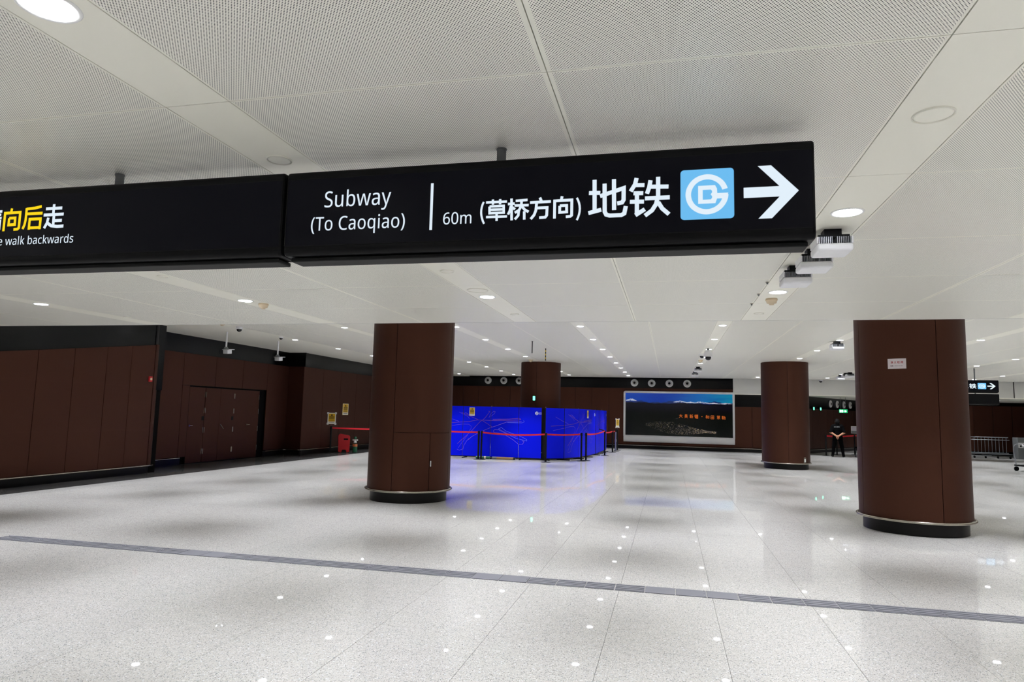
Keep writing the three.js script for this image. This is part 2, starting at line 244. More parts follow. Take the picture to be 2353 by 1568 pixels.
function ceiling(y, strips, rows, zlast) {
  const c = structure('ceiling'), near = [], rest = [], SW = 0.29, cache = {};
  const pg = (w, d, l, r) => (cache[[w.toFixed(3), d.toFixed(3), l]] ??= panelGeo(w, d, l, r));
  for (let i = 0; i < strips.length; i++) for (let j = 0; j < rows.length - 1; j++) {
    const z0 = rows[j + 1], z1 = rows[j], cz = (z0 + z1) / 2, d = z1 - z0 - 0.004, X = strips[i];
    const add = (name, cx, g, m) => (inView(cx, y, cz, 1.3) ? near : rest).push([Math.hypot(cx, cz), name, cx, cz, g, m]);
    add('light_strip', X, (cache['s' + d.toFixed(3)] ??= box(SW - 0.006, 0.022, d, 0, 0.011, 0)), M.white);
    if (i + 1 < strips.length) { const a = X + SW / 2, b = strips[i + 1] - SW / 2, w = (b - a) / 2; add('ceiling_panel', a + w / 2, pg(w - 0.004, d, 0.009, 0.016), PERF); add('ceiling_panel', a + w * 1.5, pg(w - 0.004, d, 0.016, 0.009), PERF); }
  }
  near.sort((a, b) => a[0] - b[0]);
  const kept = { light_strip: 0, ceiling_panel: 0 };
  for (const e of near) { if (kept[e[1]]++ >= 295) { rest.push(e); continue; } part(c, e[1], e[4], e[5], [e[2], y, e[3]]); }
  for (const [n, name] of [['light_strip', 'light_strips_far'], ['ceiling_panel', 'ceiling_panels_far']]) {
    const L = rest.filter((e) => e[1] === n); if (!L.length) continue;
    if (n === 'light_strip') { part(c, name, L.map((e) => e[4].clone().translate(e[2], y, e[3])), M.white).userData.kind = 'stuff'; continue; }
    const g = mergeGeometries(L.map((e) => { const q = e[4].clone(); q.translate(e[2], y, e[3]); return q; }), true), gs = [];
    let at = 0; for (const e of L) { for (const gr of e[4].groups) gs.push([at + gr.start, gr.count, gr.materialIndex]); at += e[4].attributes.position.count; }
    g.clearGroups(); for (const [s, k, m] of gs) g.addGroup(s, k, m); part(c, name, g, PERF).userData.kind = 'stuff';
  }
  const x0 = strips[0] - 3, x1 = strips[strips.length - 1] + 3;
  part(c, 'ceiling_void', box(x1 - x0, 0.05, rows[0] - rows[rows.length - 1], (x0 + x1) / 2, y + 0.06, (rows[0] + rows[rows.length - 1]) / 2), M.fleece);
  return c;
}
const lowRows = []; for (let k = 13; k >= 0; k--) lowRows.push(ROW(k));
const highRows = []; for (let z = EDGE + 0.02; z > FARZ - 0.5; z -= 1.28) highRows.push(z);
const lowStrips = []; for (let m = -4; m < 8; m++) lowStrips.push(STRIP_LOW(m));
const highStrips = []; for (let m = -4; m < 7; m++) highStrips.push(STRIP_HIGH(m));
const lowC = ceiling(HL, lowStrips, lowRows), highC = ceiling(HH, highStrips, highRows);
part(lowC, 'edge_trim', [box(36, 0.03, 0.012, 4.6, HL + 0.012, EDGE - 0.004)], M.frameWhite);
part(lowC, 'fascia', box(36, HH - HL + 0.3, 0.05, 4.6, (HH + HL) / 2 + 0.17, EDGE - 0.03 + 0.03), M.fascia);
part(lowC, 'side_infill', [box(2.2, 0.02, 17, -11.4, HL + 0.012, 0), box(1.5, 0.02, 17, 21.7, HL + 0.012, 0)], M.white);
part(highC, 'side_infill', [box(3.2, 0.02, 28, -12.0, HH + 0.012, -22), box(4, 0.02, 28, 20.7, HH + 0.012, -22)], M.white);
// ---- walls
const wallMat = M.brown;
function rail(parent, pts, r = 0.016) { part(parent, 'kick_rail', tube(pts, r, pts.length * 6, 8), M.steel); }
{ // near left block, its cladding rising towards the far end
  const w = structure('wall_left'), X = -11.9, top = (z) => 2.5 - 0.134 * (z + 9.84);
  const seams = [2.6, -1.0, -4.2, -7.4, -8.22, -9.0, -9.8, -10.62, -11.44, -12.26, -12.95, -13.66];
  part(w, 'wall_core', box(0.6, 3.9, 21.6, X - 0.36, 1.9, -3.2), M.groove);
  part(w, 'upper_band', [box(0.05, 1.6, 21.6, X - 0.055, 2.75, -3.2)], M.black);
  const clad = (z1, z0) => { const sh = new THREE.Shape(); sh.moveTo(-z1, 0.2); sh.lineTo(-z0, 0.2); sh.lineTo(-z0, Math.max(2.1, top(z0))); sh.lineTo(-z1, Math.max(2.1, top(z1))); const g = new THREE.ExtrudeGeometry(sh, { depth: 0.03, bevelEnabled: true, bevelSize: 0.004, bevelThickness: 0.004, bevelSegments: 1 }); g.rotateY(Math.PI / 2); return g; };
  for (let i = 0; i + 1 < seams.length; i++) part(w, 'wall_panel', clad(seams[i] - 0.008, seams[i + 1] + 0.008), wallMat, [X - 0.03, 0, 0]);
  // rounded end
  const end = arc(0.32, 0.35, 0, 1, 0.2, 3.03, 2); void end;
  part(w, 'corner_panel', arc(0.31, 0.34, Math.PI / 2 + 0.02, Math.PI - 0.01, 0.2, 3.03, 12), wallMat, [X - 0.34, 0, -13.67]);
  part(w, 'corner_band', arc(0.3, 0.325, Math.PI / 2, Math.PI, 3.03, 3.9, 12), M.black, [X - 0.34, 0, -13.67]);
  part(w, 'corner_core', cyl(0.3, 0.3, 3.9, X - 0.34, 1.95, -13.67, 32), M.groove);
  part(w, 'return_panel', box(1.4, 2.83, 0.03, X - 1.04, 1.615, -14.0), wallMat); part(w, 'return_core', box(1.4, 3.9, 0.3, X - 1.04, 1.9, -13.83), M.black);
  part(w, 'plinth', [box(0.05, 0.17, 21.4, X - 0.05, 0.085, -3.0), arc(0.25, 0.3, Math.PI / 2, Math.PI, 0, 0.17, 12).translate(X - 0.34, 0, -13.67), box(1.4, 0.17, 0.05, X - 1.04, 0.085, -13.96)], M.plinth);
  const pts = []; for (let z = 6; z > -13.5; z -= 2.4) pts.push([X + 0.045, 0.178, z]); for (let k = 0; k <= 6; k++) { const a = Math.PI / 2 + k * 15 * D2R; pts.push([X - 0.34 + 0.385 * Math.sin(a), 0.178, -13.67 + 0.385 * Math.cos(a)]); }
  rail(w, pts, 0.02);
}
{ // rear left wall with service doors, a step, then the run to the far wall
  const w = structure('wall_left_rear'), X = -12.9, STEP = -21.15, X2 = -12.3, T = 3.04;
  part(w, 'wall_core', [box(0.6, 3.9, 7.6, X - 0.36, 1.95, -17.55), box(0.6, 3.9, 13.9, X2 - 0.36, 1.95, STEP - 6.97)], M.groove);
  part(w, 'upper_band', [box(0.04, 0.85, 7.4, X - 0.03, T + 0.425, -17.5), box(0.04, 0.85, 13.6, X2 - 0.03, T + 0.425, STEP - 6.8), box(0.66, 0.85, 0.04, X - 0.03 + 0.33, T + 0.425, STEP + 0.01)], M.black);
  const pan = (z1, z0, y0, y1, x = X) => part(w, 'wall_panel', rbox(0.03, y1 - y0 - 0.008, z1 - z0 - 0.012, 0.003, 0, 0, 0, 1), wallMat, [x - 0.015, (y0 + y1) / 2, (z1 + z0) / 2]);
  pan(-14.0, -14.6, 0.2, T); pan(-14.6, -15.9, 0.2, T); pan(-15.9, -16.2, 0.2, 2.16);
  pan(-15.9, -17.25, 2.16, T); pan(-17.25, -18.55, 2.16, T); pan(-18.55, -19.87, 2.16, T); pan(-19.87, -21.13, 0.2, T);
  part(w, 'step_panel', rbox(0.6, T - 0.2, 0.03, 0.003, X + 0.3, (T + 0.2) / 2, STEP + 0.015, 1), wallMat);
  for (let i = 0, z = STEP; z > FARZ + 0.2; i++, z -= 1.34) pan(z, Math.max(z - 1.34, FARZ), 0.2, T, X2);
  part(w, 'plinth', [box(0.04, 0.17, 1.6, X - 0.02, 0.085, -15.2), box(0.04, 0.17, 1.3, X - 0.02, 0.085, -20.5), box(0.6, 0.17, 0.04, X + 0.28, 0.085, STEP + 0.02), box(0.04, 0.17, 13.5, X2 - 0.02, 0.085, STEP - 6.75)], M.plinth);
  rail(w, [[X + 0.03, 0.178, -14.1], [X + 0.03, 0.178, -15.0], [X + 0.03, 0.178, -15.95]]); rail(w, [[X + 0.03, 0.178, -19.95], [X + 0.03, 0.178, -20.6], [X + 0.04, 0.178, STEP + 0.06], [X + 0.3, 0.178, STEP + 0.06], [X2 + 0.02, 0.178, STEP + 0.05], [X2 + 0.035, 0.178, STEP - 0.1], [X2 + 0.035, 0.178, STEP - 6], [X2 + 0.035, 0.178, FARZ + 0.1]]);
  const d = structure('door_1'), zs = [-16.22, -16.9, -17.58, -18.23, -18.88, -19.5];
  part(d, 'door_frame', [box(0.06, 2.16, 0.05, X - 0.05, 1.08, -16.2), box(0.05, 2.16, 0.34, X - 0.1, 1.08, -19.7), box(0.06, 0.04, 3.4, X - 0.05, 2.14, -17.9)], M.groove);
  for (let i = 0; i < 5; i++) {
    const leaf = part(d, 'door_leaf', rbox(0.04, 2.1, 0.655, 0.004, 0, 0, 0, 1), wallMat, [X - 0.045, 1.07, (zs[i] + zs[i + 1]) / 2]);
    const s = i % 2 ? 1 : -1, hz = s * 0.31; part(leaf, 'hinge', [0.85, 0.4, -0.15, -0.75].map((y) => cyl(0.011, 0.011, 0.15, 0.022, y, hz, 8)), M.steel);
    if (i !== 1 && i !== 3) part(leaf, 'door_handle', [cyl(0.025, 0.025, 0.01).rotateZ(Math.PI / 2).translate(0.026, -0.02, -s * 0.26), bar([0.045, -0.02, -s * 0.26], [0.045, i === 2 ? -0.13 : -0.02, -s * 0.15], 0.01), bar([0.02, -0.02, -s * 0.26], [0.05, -0.02, -s * 0.26], 0.01)], M.steel);
    if (i < 4 && i % 2 === 0) part(leaf, 'lock_plate', rbox(0.012, 0.12, 0.09, 0.004, 0.024, 0.18, hz * 0.9, 1), M.blackMatt);
  }
}
{ // far wall, dark band over brown panels; right of the lightbox the ceiling comes down
  const w = structure('wall_far'), Z = FARZ, T = 3.02;
  part(w, 'wall_core', box(19, 4, 0.5, -3.7, 2, Z - 0.3), M.groove);
  part(w, 'upper_band', [box(15.6, 0.9, 0.04, -4.75, T + 0.45, Z - 0.02), box(3.2, 0.64, 0.04, 4.6, 2.5, Z - 0.01)], M.black);
  for (let k = -10; k < 12; k++) { const x0 = Math.max(-12.3, -3.84 + 0.862 * k), x1 = Math.min(-3.84 + 0.862 * (k + 1), 5.9); if (x1 - x0 < 0.1) continue; const t = (x0 + x1) / 2 > 3.05 ? 2.19 : T; part(w, 'wall_panel', rbox(x1 - x0 - 0.012, t - 0.21, 0.03, 0.003, 0, 0, 0, 1), wallMat, [(x0 + x1) / 2, (t + 0.21) / 2, Z - 0.005]); }
  part(w, 'plinth', box(18.3, 0.15, 0.04, -3.2, 0.075, Z - 0.01), M.plinth);
  rail(w, [[-12.2, 0.168, Z + 0.04], [-6, 0.168, Z + 0.04], [0, 0.168, Z + 0.04], [5.8, 0.168, Z + 0.04]]);
}
{ // dropped ceiling over the passage at the right
  const s = structure('ceiling_soffit');
  part(s, 'soffit_face', [box(4.2, 0.86, 0.05, 5.15, 3.25, FARZ + 0.06), box(7.8, 0.86, 0.05, 11.15, 3.25, FARZ + 0.06), box(7.6, 0.86, 0.05, 18.9, 3.25, FARZ + 0.06)], M.fascia);
  part(s, 'soffit_underside', box(19.8, 0.04, 14, 12.9, 2.8, FARZ - 6.93), M.white);
}
{ // wall running back to the right from the end of the far wall, and the closing walls of the hall
  const w = structure('wall_angled'), A = new THREE.Vector3(5.95, 0, FARZ + 0.0), a = Math.atan2(0.84, 0.54), L = 11;
  w.position.copy(A); w.rotation.y = a;                                    // local +x runs along the wall, +z faces the hall
  part(w, 'wall_core', box(L, 4, 0.4, L / 2, 2, -0.26), M.groove); part(w, 'upper_band', box(L, 0.6, 0.04, L / 2, 2.49, -0.03), M.black);
  for (let k = 0; k < 12; k++) part(w, 'wall_panel', rbox(0.9, 1.98, 0.03, 0.003, 0, 0, 0, 1), wallMat, [0.46 + k * 0.912, 1.2, -0.02]);
  part(w, 'plinth', box(L, 0.15, 0.04, L / 2, 0.075, -0.03), M.plinth); rail(w, [[0.05, 0.17, 0.02], [5, 0.17, 0.02], [L, 0.17, 0.02]]);
  const r = structure('wall_right'); part(r, 'wall_core', box(0.4, 4, 57, 22.2, 1.95, -19.3), M.brown);
  const b = structure('wall_back'); part(b, 'wall_core', box(36, 4, 0.4, 4.6, 1.95, 8.1), M.brown);
  const e = structure('wall_end'); part(e, 'wall_core', box(18, 4, 0.4, 13.8, 1.95, -47), M.brown);
  const p = structure('roof_slab'); part(p, 'slab', box(38, 0.3, 60, 4.6, 4.2, -19), M.seam);
}

// ================================================================ COLUMNS
function column(label, cx, cz, first, top, door) {
  const c = thing('column', label, 'column', [cx, 0, cz], 0, 'round columns clad in brown metal'), R = 0.75, g = 0.006, q = Math.PI / 2, y0 = 0.215;
  part(c, 'core', cyl(0.725, 0.725, top - 0.2, 0, (top + 0.2) / 2, 0, 48), M.groove);
  for (let k = 0; k < 4; k++) {
    const a = first * D2R + k * q;
    if (k === 0 && door) {
      const s = a + 50.6 * D2R; part(c, 'cladding_panel', arc(0.728, R, a + g, a + q - g, 1.226, top, 20), wallMat); part(c, 'cladding_panel', arc(0.728, R, s + g, a + q - g, y0, 1.218, 12), wallMat);
      const d = part(c, 'access_door', arc(0.728, R, a + g, s - g, y0, 1.218, 14), wallMat); const hA = s + 0.03; part(d, 'pull_handle', rbox(0.024, 0.1, 0.012, 0.004), M.chrome, [0.757 * Math.sin(hA), 0.69, 0.757 * Math.cos(hA)], [0, hA, 0]);
    } else part(c, 'cladding_panel', arc(0.728, R, a + g, a + q - g, y0, top, 20), wallMat);
  }
  part(c, 'plinth', cyl(0.695, 0.695, 0.185, 0, 0.0925, 0, 64), M.plinth);
  part(c, 'kick_rail', new THREE.TorusGeometry(0.775, 0.02, 10, 72).rotateX(Math.PI / 2), M.steel, [0, 0.2, 0]);
  const br = []; for (let k = 0; k < 8; k++) { const a = k * q / 2 + 0.3; br.push(bar([0.69 * Math.sin(a), 0.18, 0.69 * Math.cos(a)], [0.77 * Math.sin(a), 0.195, 0.77 * Math.cos(a)], 0.008, 6)); } part(c, 'rail_bracket', br, M.steel);
  return c;
}
const TOP = HH + 0.02;
column('brown metal column with an access door and small chrome handle, left of the centre', -4.655, -11.85, -2.1, TOP, true);
const col3 = column('large brown metal column with a white label, nearest on the right side', 3.62, -11.55, 10.7, TOP);
const col2 = column('brown metal column with a small socket plate, standing right of the mountain lightbox', 3.8, -24.3, -1.9, TOP);
column('brown metal column rising behind the blue hoarding with a green light on it', -4.72, -25.1, -1.7, TOP);
{ // plates fixed to columns
  const lt = canvas(256, 144, (x) => { x.fillStyle = '#dcd3d6'; x.fillRect(0, 0, 256, 144); [...'消火栓阀'].forEach((c, i) => glyph(x, c, 42 + i * 47, 34, 34, 36, 5, '#a02028')); words(x, '- XXXX-XX-001', 84, 112, 130, 20, '#5a3a40'); x.strokeStyle = '#5a3a40'; x.lineWidth = 3; for (const X of [40, 62]) { x.strokeRect(X, 96, 12, 8); x.beginPath(); x.moveTo(X - 2, 110); x.lineTo(X + 16, 110); x.moveTo(X + 6, 92); x.lineTo(X + 6, 116); x.stroke(); } });
  const a = -29 * D2R, p = thing('column_label', 'small white plate with red characters stuck on the large right column', 'label', [3.62, 2.462, -11.55], 0);
  const g = new THREE.CylinderGeometry(0.753, 0.753, 0.145, 8, 1, true, a - 9 * D2R, 18 * D2R); part(p, 'plate', g, std(0xffffff, 0.5, 0, { map: lt }));
  part(p, 'backing', arc(0.75, 0.7525, a - 9.2 * D2R, a + 9.2 * D2R, -0.0735, 0.0735, 6), M.frameWhite);
  const b = 40.6 * D2R, s = thing('socket_plate', 'small pale socket plate low on the column right of the lightbox', 'socket', [3.8 + 0.752 * Math.sin(b), 0.32, -24.3 + 0.752 * Math.cos(b)], b);
  part(s, 'plate', rbox(0.1, 0.17, 0.016, 0.006), M.steel); part(s, 'insert', rbox(0.06, 0.1, 0.02, 0.004, 0, -0.015, 0.004), M.frameWhite);
  const e = thing('exit_light', 'small green glowing exit light fixed to the column behind the blue hoarding', 'exit light', [-4.72 - 0.09, 2.17, -25.1 + 0.78], -6 * D2R);
  part(e, 'housing', rbox(0.13, 0.2, 0.05, 0.01, 0, 0, -0.02), M.blackMatt); part(e, 'lens', rbox(0.085, 0.15, 0.02, 0.008, 0, 0, 0.012), M.greenGlow);
}

// ================================================================ CEILING FITTINGS
function downlightGeo(parent, y) { }
const ringGeo = lathe([[0.07, 0.004], [0.072, -0.003], [0.086, -0.004], [0.09, 0.0], [0.088, 0.004]], 28), discGeo = cyl(0.071, 0.071, 0.006, 0, 0.001, 0, 28);
const ORD = ['first', 'second', 'third', 'fourth', 'fifth', 'sixth', 'seventh', 'eighth', 'ninth', 'tenth', 'eleventh', 'twelfth', 'thirteenth'];
let proto;
function downlight(x, y, z, label, power, group) {
  let o;
  if (!proto) { proto = o = thing('downlight', label, 'downlight', [x, y - 0.001, z], 0, group); part(o, 'trim_ring', ringGeo, M.rim); part(o, 'diffuser', discGeo, M.glow, [0, -0.003, 0]); }
  else { o = copy(proto, label, [x, y - 0.001, z]); o.userData.group = group; }
  const L = new THREE.SpotLight(0xf6f8ff, power, 0, y < 3 ? CONE_LOW : CONE_HIGH, 1, 2); L.name = 'downlight_lamp'; L.position.set(x, y - 0.055, z); L.target.position.set(x, 0, z); L.shadow.radius = 2; L.castShadow = true; scene.add(L, L.target); L.target.name = 'lamp_target';
}
const stripName = { '-4': 'along the left wall', '-3': 'third to the left of the arrow sign', '-2': 'second to the left of the arrow sign', '-1': 'passing over the middle of the hall', 0: 'running towards the mountain lightbox', 1: 'right of the mountain lightbox', 2: 'right of the large column', 3: 'at the far right' };
for (let m = -4; m <= 6; m++) {
  let seen = 0;
  for (let n = -3; n <= 2; n++) { // low ceiling
    const x = STRIP_LOW(m), z = -(1.54 + 2.53 * n); if (x < -11.5 || x > 21) continue;
    if (m < -3 && n > 0) continue;
    downlight(x, HL, z, `low-ceiling downlight, ${ORD[n + 3]} along the ${m < 0 ? ORD[-m - 1] + ' strip left of' : m ? ORD[m - 1] + ' strip right of' : 'strip of'} the finned boxes`, LAMP_LOW, 'downlights in the low ceiling');
  }
  for (let k = -2; k <= 7; k++) {
    const x = STRIP_HIGH(m), z = -(14.5 + 2.56 * k) - (m > 0 ? 0.25 : 0); if (x === undefined || z < FARZ + 0.6 || x > 20) continue;
    if (Math.hypot(x - 3.8, z + 24.3) < 0.85 || Math.hypot(x - 3.62, z + 11.55) < 0.85 || Math.hypot(x + 4.72, z + 25.1) < 0.85 || Math.hypot(x + 4.655, z + 11.85) < 0.85) continue;
    downlight(x, HH, z, `high-ceiling downlight, ${ORD[k + 2]} along the ${m < 0 ? ORD[-m - 1] + ' strip left of' : m ? ORD[m - 1] + ' strip right of' : 'strip towards'} the lightbox`, LAMP_HIGH, 'downlights in the high ceiling');
  }
}
for (const [i, [x, z]] of [[6.5, -37.2], [9.5, -37.2], [12.5, -37.2], [15.5, -37.2], [11, -40.5], [14.5, -40.5]].entries()) downlight(x, 2.78, z, `small downlight under the dropped ceiling beyond the white soffit, ${ORD[i]} of six`, 11, 'downlights under the soffit');
{ // flush round covers, sprinklers, detectors
  const sp = (x, y, z, r, label, name = 'ceiling_speaker', cat = 'speaker') => { const o = thing(name, label, cat, [x, y, z]); part(o, 'rim', lathe([[r * 0.93, 0], [r * 0.94, -0.008], [r, -0.006], [r, 0.002]], 32), M.white); part(o, 'cover', lathe([[0, -0.006], [r * 0.8, -0.006], [r * 0.9, -0.003], [r * 0.9, 0.002]], 32), M.white); return o; };
  sp(0.994, HL, -2.788, 0.075, 'round unlit white cover in the ceiling strip at the upper right'); sp(-1.82, HL, -2.788, 0.06, 'round unlit white cover just above the joint between the two signs'); sp(-1.815, HL, -6.227, 0.105, 'large flat round cover beside a downlight under the arrow sign');
  sp(-1.83, HL, -5.34, 0.06, 'small round cover just below the lower edge of the arrow sign', 'cover_plate', 'cover plate'); sp(-1.8, HL, -7.8, 0.055, 'small round cover at the far end of the strip under the arrow sign', 'cover_plate', 'cover plate');
  sp(-4.562, HL, -5.25, 0.05, 'small dark-edged cover left under the black sign', 'cover_plate', 'cover plate'); sp(-7.228, HL, -7.72, 0.05, 'small dark-edged cover in the leftmost ceiling strip', 'cover_plate', 'cover plate'); sp(0.984, HL, -7.92, 0.055, 'small round cover at the far end of the heat-sink box strip', 'cover_plate', 'cover plate');
  const sm = (x, y, z, label, s = 1) => { const o = thing('smoke_detector', label, 'smoke detector', [x, y, z]); part(o, 'base', cyl(0.055 * s, 0.058 * s, 0.018 * s, 0, -0.009 * s, 0, 24), M.beige); part(o, 'dome', lathe([[0.0, -0.062], [0.022, -0.062], [0.026, -0.05], [0.045, -0.045], [0.052, -0.018], [0.05, -0.016]].map(([a, b]) => [a * s, b * s]), 24), M.beige); part(o, 'sensor', cyl(0.02 * s, 0.018 * s, 0.01 * s, 0, -0.056 * s, 0, 16), M.grey); };
  sm(0.985, HL, -6.97, 'cream smoke detector on the strip behind the third heat-sink box'); sm(-4.54, HL, -6.82, 'cream smoke detector on the strip left under the black sign');
  sm(-9.95, HH, -13.4, 'cream smoke detector on the far ceiling beside the left dome camera', 1.4); sm(-4.8, HH, -23.5, 'cream smoke detector above the column behind the blue hoarding', 1.4); sm(1.03, HH, -23.3, 'cream smoke detector on the strip behind the large dome camera', 1.3);
  for (const [z, w] of [[-6.093, 'first'], [-6.678, 'second'], [-7.237, 'third']]) { const o = thing('sprinkler_head', `tiny metal sprinkler head beside the heat-sink box strip, ${w} from the near side`, 'sprinkler', [0.829, HL, z]); part(o, 'flange', cyl(0.014, 0.016, 0.006, 0, -0.003, 0, 14), M.steel); part(o, 'bulb', cyl(0.006, 0.009, 0.016, 0, -0.012, 0, 10), M.grey); }
}
{ // heat-sink boxes (radio units) hung under the strips
  const W = 0.21, D = 0.21;
  const make = (label, at, s = 1) => {
    const o = thing('access_point', label, 'access point', at, 0, 'white boxes with cooling fins under the ceiling');
    const b = part(o, 'cover', rbox(W, 0.05, D, 0.018, 0, -0.125, 0, 3), M.apWhite);
    const f = []; for (let k = 0; k < 18; k++) { if (k === 8 || k === 9) continue; f.push(box(0.0035, 0.042, D * 0.9, -W * 0.42 + k * W * 0.84 / 17, -0.08, 0)); } part(o, 'fins', f, M.fin);
    part(o, 'bracket', [box(W * 0.86, 0.016, D * 0.7, 0, -0.05, 0), box(0.1, 0.05, 0.1, 0, -0.022, 0)], M.signCase);
    part(o, 'end_cheek', [rbox(0.012, 0.045, D * 0.94, 0.004, -W * 0.47, -0.08, 0, 1), rbox(0.012, 0.045, D * 0.94, 0.004, W * 0.47, -0.08, 0, 1)], M.apWhite); void b; void s; return o;
  };
  const ap = make('white finned radio box under the ceiling, nearest of three right of the arrow sign', [0.99, HL, -4.47]);
  copy(ap, 'white finned radio box under the ceiling, middle of three right of the arrow sign', [0.985, HL, -4.97]); copy(ap, 'white finned radio box under the ceiling, farthest of three right of the arrow sign', [0.955, HL, -5.5]);
  for (const [x, z, t] of [[3.96, -17.6, 'white finned radio box left beside the large right column'], [6.91, -28.75, 'right one of the paired white finned boxes beyond the right columns'], [6.87, -29.2, 'left one of the paired white finned boxes beyond the right columns'], [6.95, -30.4, 'single white finned box nearest the white soffit'], [1.07, -26.4, 'front white finned box under the strip above the mountain lightbox'], [1.06, -29.2, 'rear white finned box under the strip above the mountain lightbox']]) copy(ap, t, [x, HH, z]).scale.setScalar(1.35);
}
{ // cameras
  const dome = (label, at, s, drop) => { const o = thing('dome_camera', label, 'security camera', at); if (drop) part(o, 'stem', cyl(0.028, 0.03, drop, 0, -drop / 2, 0, 14), M.signCase); part(o, 'housing', lathe([[0.03, -drop], [0.06, -drop - 0.01], [0.088, -drop - 0.05], [0.094, -drop - 0.15], [0.115, -drop - 0.158], [0.112, -drop - 0.168], [0.07, -drop - 0.168]].map(([a, b]) => [a * s, b * s]), 28), M.apWhite); part(o, 'lens_dome', new THREE.SphereGeometry(0.07 * s, 24, 12, 0, 6.2832, Math.PI / 2, Math.PI / 2), M.smoked, [0, -(drop + 0.185) * s, 0]); part(o, 'lens_collar', cyl(0.07 * s, 0.07 * s, 0.03 * s, 0, -(drop + 0.172) * s, 0, 24), M.smoked); return o; };
  dome('large white dome camera hanging over the strip before the mountain lightbox', [1.06, HH, -19.4], 1.15, 0.03);
  const small = (label, at, s = 1) => { const o = thing('dome_camera', label, 'security camera', at); part(o, 'housing', cyl(0.075 * s, 0.085 * s, 0.06 * s, 0, -0.03 * s, 0, 24), M.apWhite); part(o, 'lens_dome', new THREE.SphereGeometry(0.062 * s, 20, 10, 0, 6.2832, Math.PI / 2, Math.PI / 2), M.smoked, [0, -0.06 * s, 0]); };
  small('small white dome camera under the far ceiling above the service doors', [-10.1, HH, -14.25], 1); small('small white dome camera just left of the large dome camera', [0.97, HH, -21.0], 1.1); small('dark dome camera under the ceiling right before the white soffit', [6.95, HH, -34.2], 1.1); small('small dome camera beside a downlight right of the two pole cameras', [-10.25, HH, -16.3], 0.7);
  const bullet = (label, at) => { const o = thing('pole_camera', label, 'security camera', at); part(o, 'pole', cyl(0.022, 0.022, 0.4, 0, -0.2, 0, 12), M.apWhite); part(o, 'joint', lathe([[0, -0.39], [0.03, -0.39], [0.06, -0.43], [0.062, -0.45], [0, -0.45]], 18), M.grey); part(o, 'body', [rbox(0.12, 0.1, 0.24, 0.012, 0, -0.515, 0), box(0.15, 0.012, 0.36, 0, -0.458, 0.05)], M.apWhite).rotation.set(0.12, 1.1, 0); part(o, 'cable', tube([[-0.08, -0.56, 0.05], [-0.16, -0.58, 0.02], [-0.19, -0.5, 0], [-0.14, -0.43, 0], [-0.03, -0.43, 0]], 0.006, 16, 6), M.blackMatt); };
  bullet('white box camera on a ceiling pole, left one of two before the dark band', [-11.12, HH, -15.2]); bullet('white box camera on a ceiling pole, right one of two before the dark band', [-11.05, HH, -17.45]);
  const r1 = thing('hanging_rod', 'thin black rod hanging from the far ceiling above the hoarding', 'rod', [-3.54, HH, -17.5]); part(r1, 'rod', cyl(0.012, 0.012, 0.32, 0, -0.16, 0, 8), M.blackMatt); part(r1, 'flange', cyl(0.025, 0.025, 0.008, 0, -0.004, 0, 12), M.blackMatt);
  const r2 = thing('hanging_chain', 'black and yellow banded chain hanging from the ceiling above the hoarding', 'chain', [-3.52, HH, -19.4]); for (let k = 0; k < 7; k++) part(r2, 'chain_link', cyl(0.014, 0.014, 0.052, 0, -0.026 - k * 0.052, 0, 8), k % 2 ? M.yellow : M.blackMatt);
}

// ================================================================ HANGING SIGNS
function signProfile(h, d) { // cross-section: upright face, rounded lower lip
  const s = new THREE.Shape(), a = d / 2, r = 0.022; s.moveTo(-a + r, 0); s.lineTo(a - r, 0); s.quadraticCurveTo(a, 0.002, a, r * 1.6); s.lineTo(a, h - r); s.quadraticCurveTo(a, h, a - r, h); s.lineTo(-a + r, h); s.quadraticCurveTo(-a, h, -a, h - r); s.lineTo(-a, r * 1.6); s.quadraticCurveTo(-a, 0.002, -a + r, 0); return s;
}
function sign(label, xL, xR, y0, y1, zFace, tex, poles, ceilingY, faceX, bright = 0.6) {
  const d = 0.15, w = xR - xL, h = y1 - y0, o = thing('hanging_sign', label, 'sign', [(xL + xR) / 2, y0, zFace - d / 2]);
  const body = new THREE.ExtrudeGeometry(signProfile(h, d), { depth: w - 0.024, bevelEnabled: true, bevelSize: 0.012, bevelThickness: 0.012, bevelSegments: 3, bevelOffset: -0.012 }); body.rotateY(Math.PI / 2); move(body, -w / 2 + 0.012, 0, 0); body.scale(1, 1, 1);
  part(o, 'housing', body, M.signCase);
  part(o, 'bottom_tray', rbox(w - 0.05, 0.02, d * 0.72, 0.006, 0, -0.012, -0.01, 2), M.blackMatt);
  const fw = w - 0.022, fh = h - 0.086; part(o, 'face_frame', [box(fw + 0.012, 0.004, 0.004, 0, 0.046 - 0.002, d / 2), box(fw + 0.012, 0.004, 0.004, 0, 0.046 + fh + 0.002, d / 2), box(0.004, fh + 0.008, 0.004, -fw / 2 - 0.003, 0.046 + fh / 2, d / 2), box(0.004, fh + 0.008, 0.004, fw / 2 + 0.003, 0.046 + fh / 2, d / 2)], M.blackMatt);
  part(o, 'sign_face', new THREE.PlaneGeometry(fw, fh), tex ? phys(0x030305, 0.35, 0.25, { emissive: 0xffffff, emissiveIntensity: bright, emissiveMap: tex }) : M.signCase, [0, 0.046 + fh / 2, d / 2 + 0.0012]);
  for (const px of poles) { const p = part(o, 'pole', cyl(0.021, 0.021, ceilingY - y1 + 0.01, 0, 0, 0, 20), M.grey, [px - (xL + xR) / 2, (ceilingY + y1) / 2 - y0, -0.02]); part(p, 'collar', cyl(0.024, 0.024, 0.006, 0, (ceilingY - y1) / 2 - 0.004, 0, 20), M.grey); }
  return o;
}
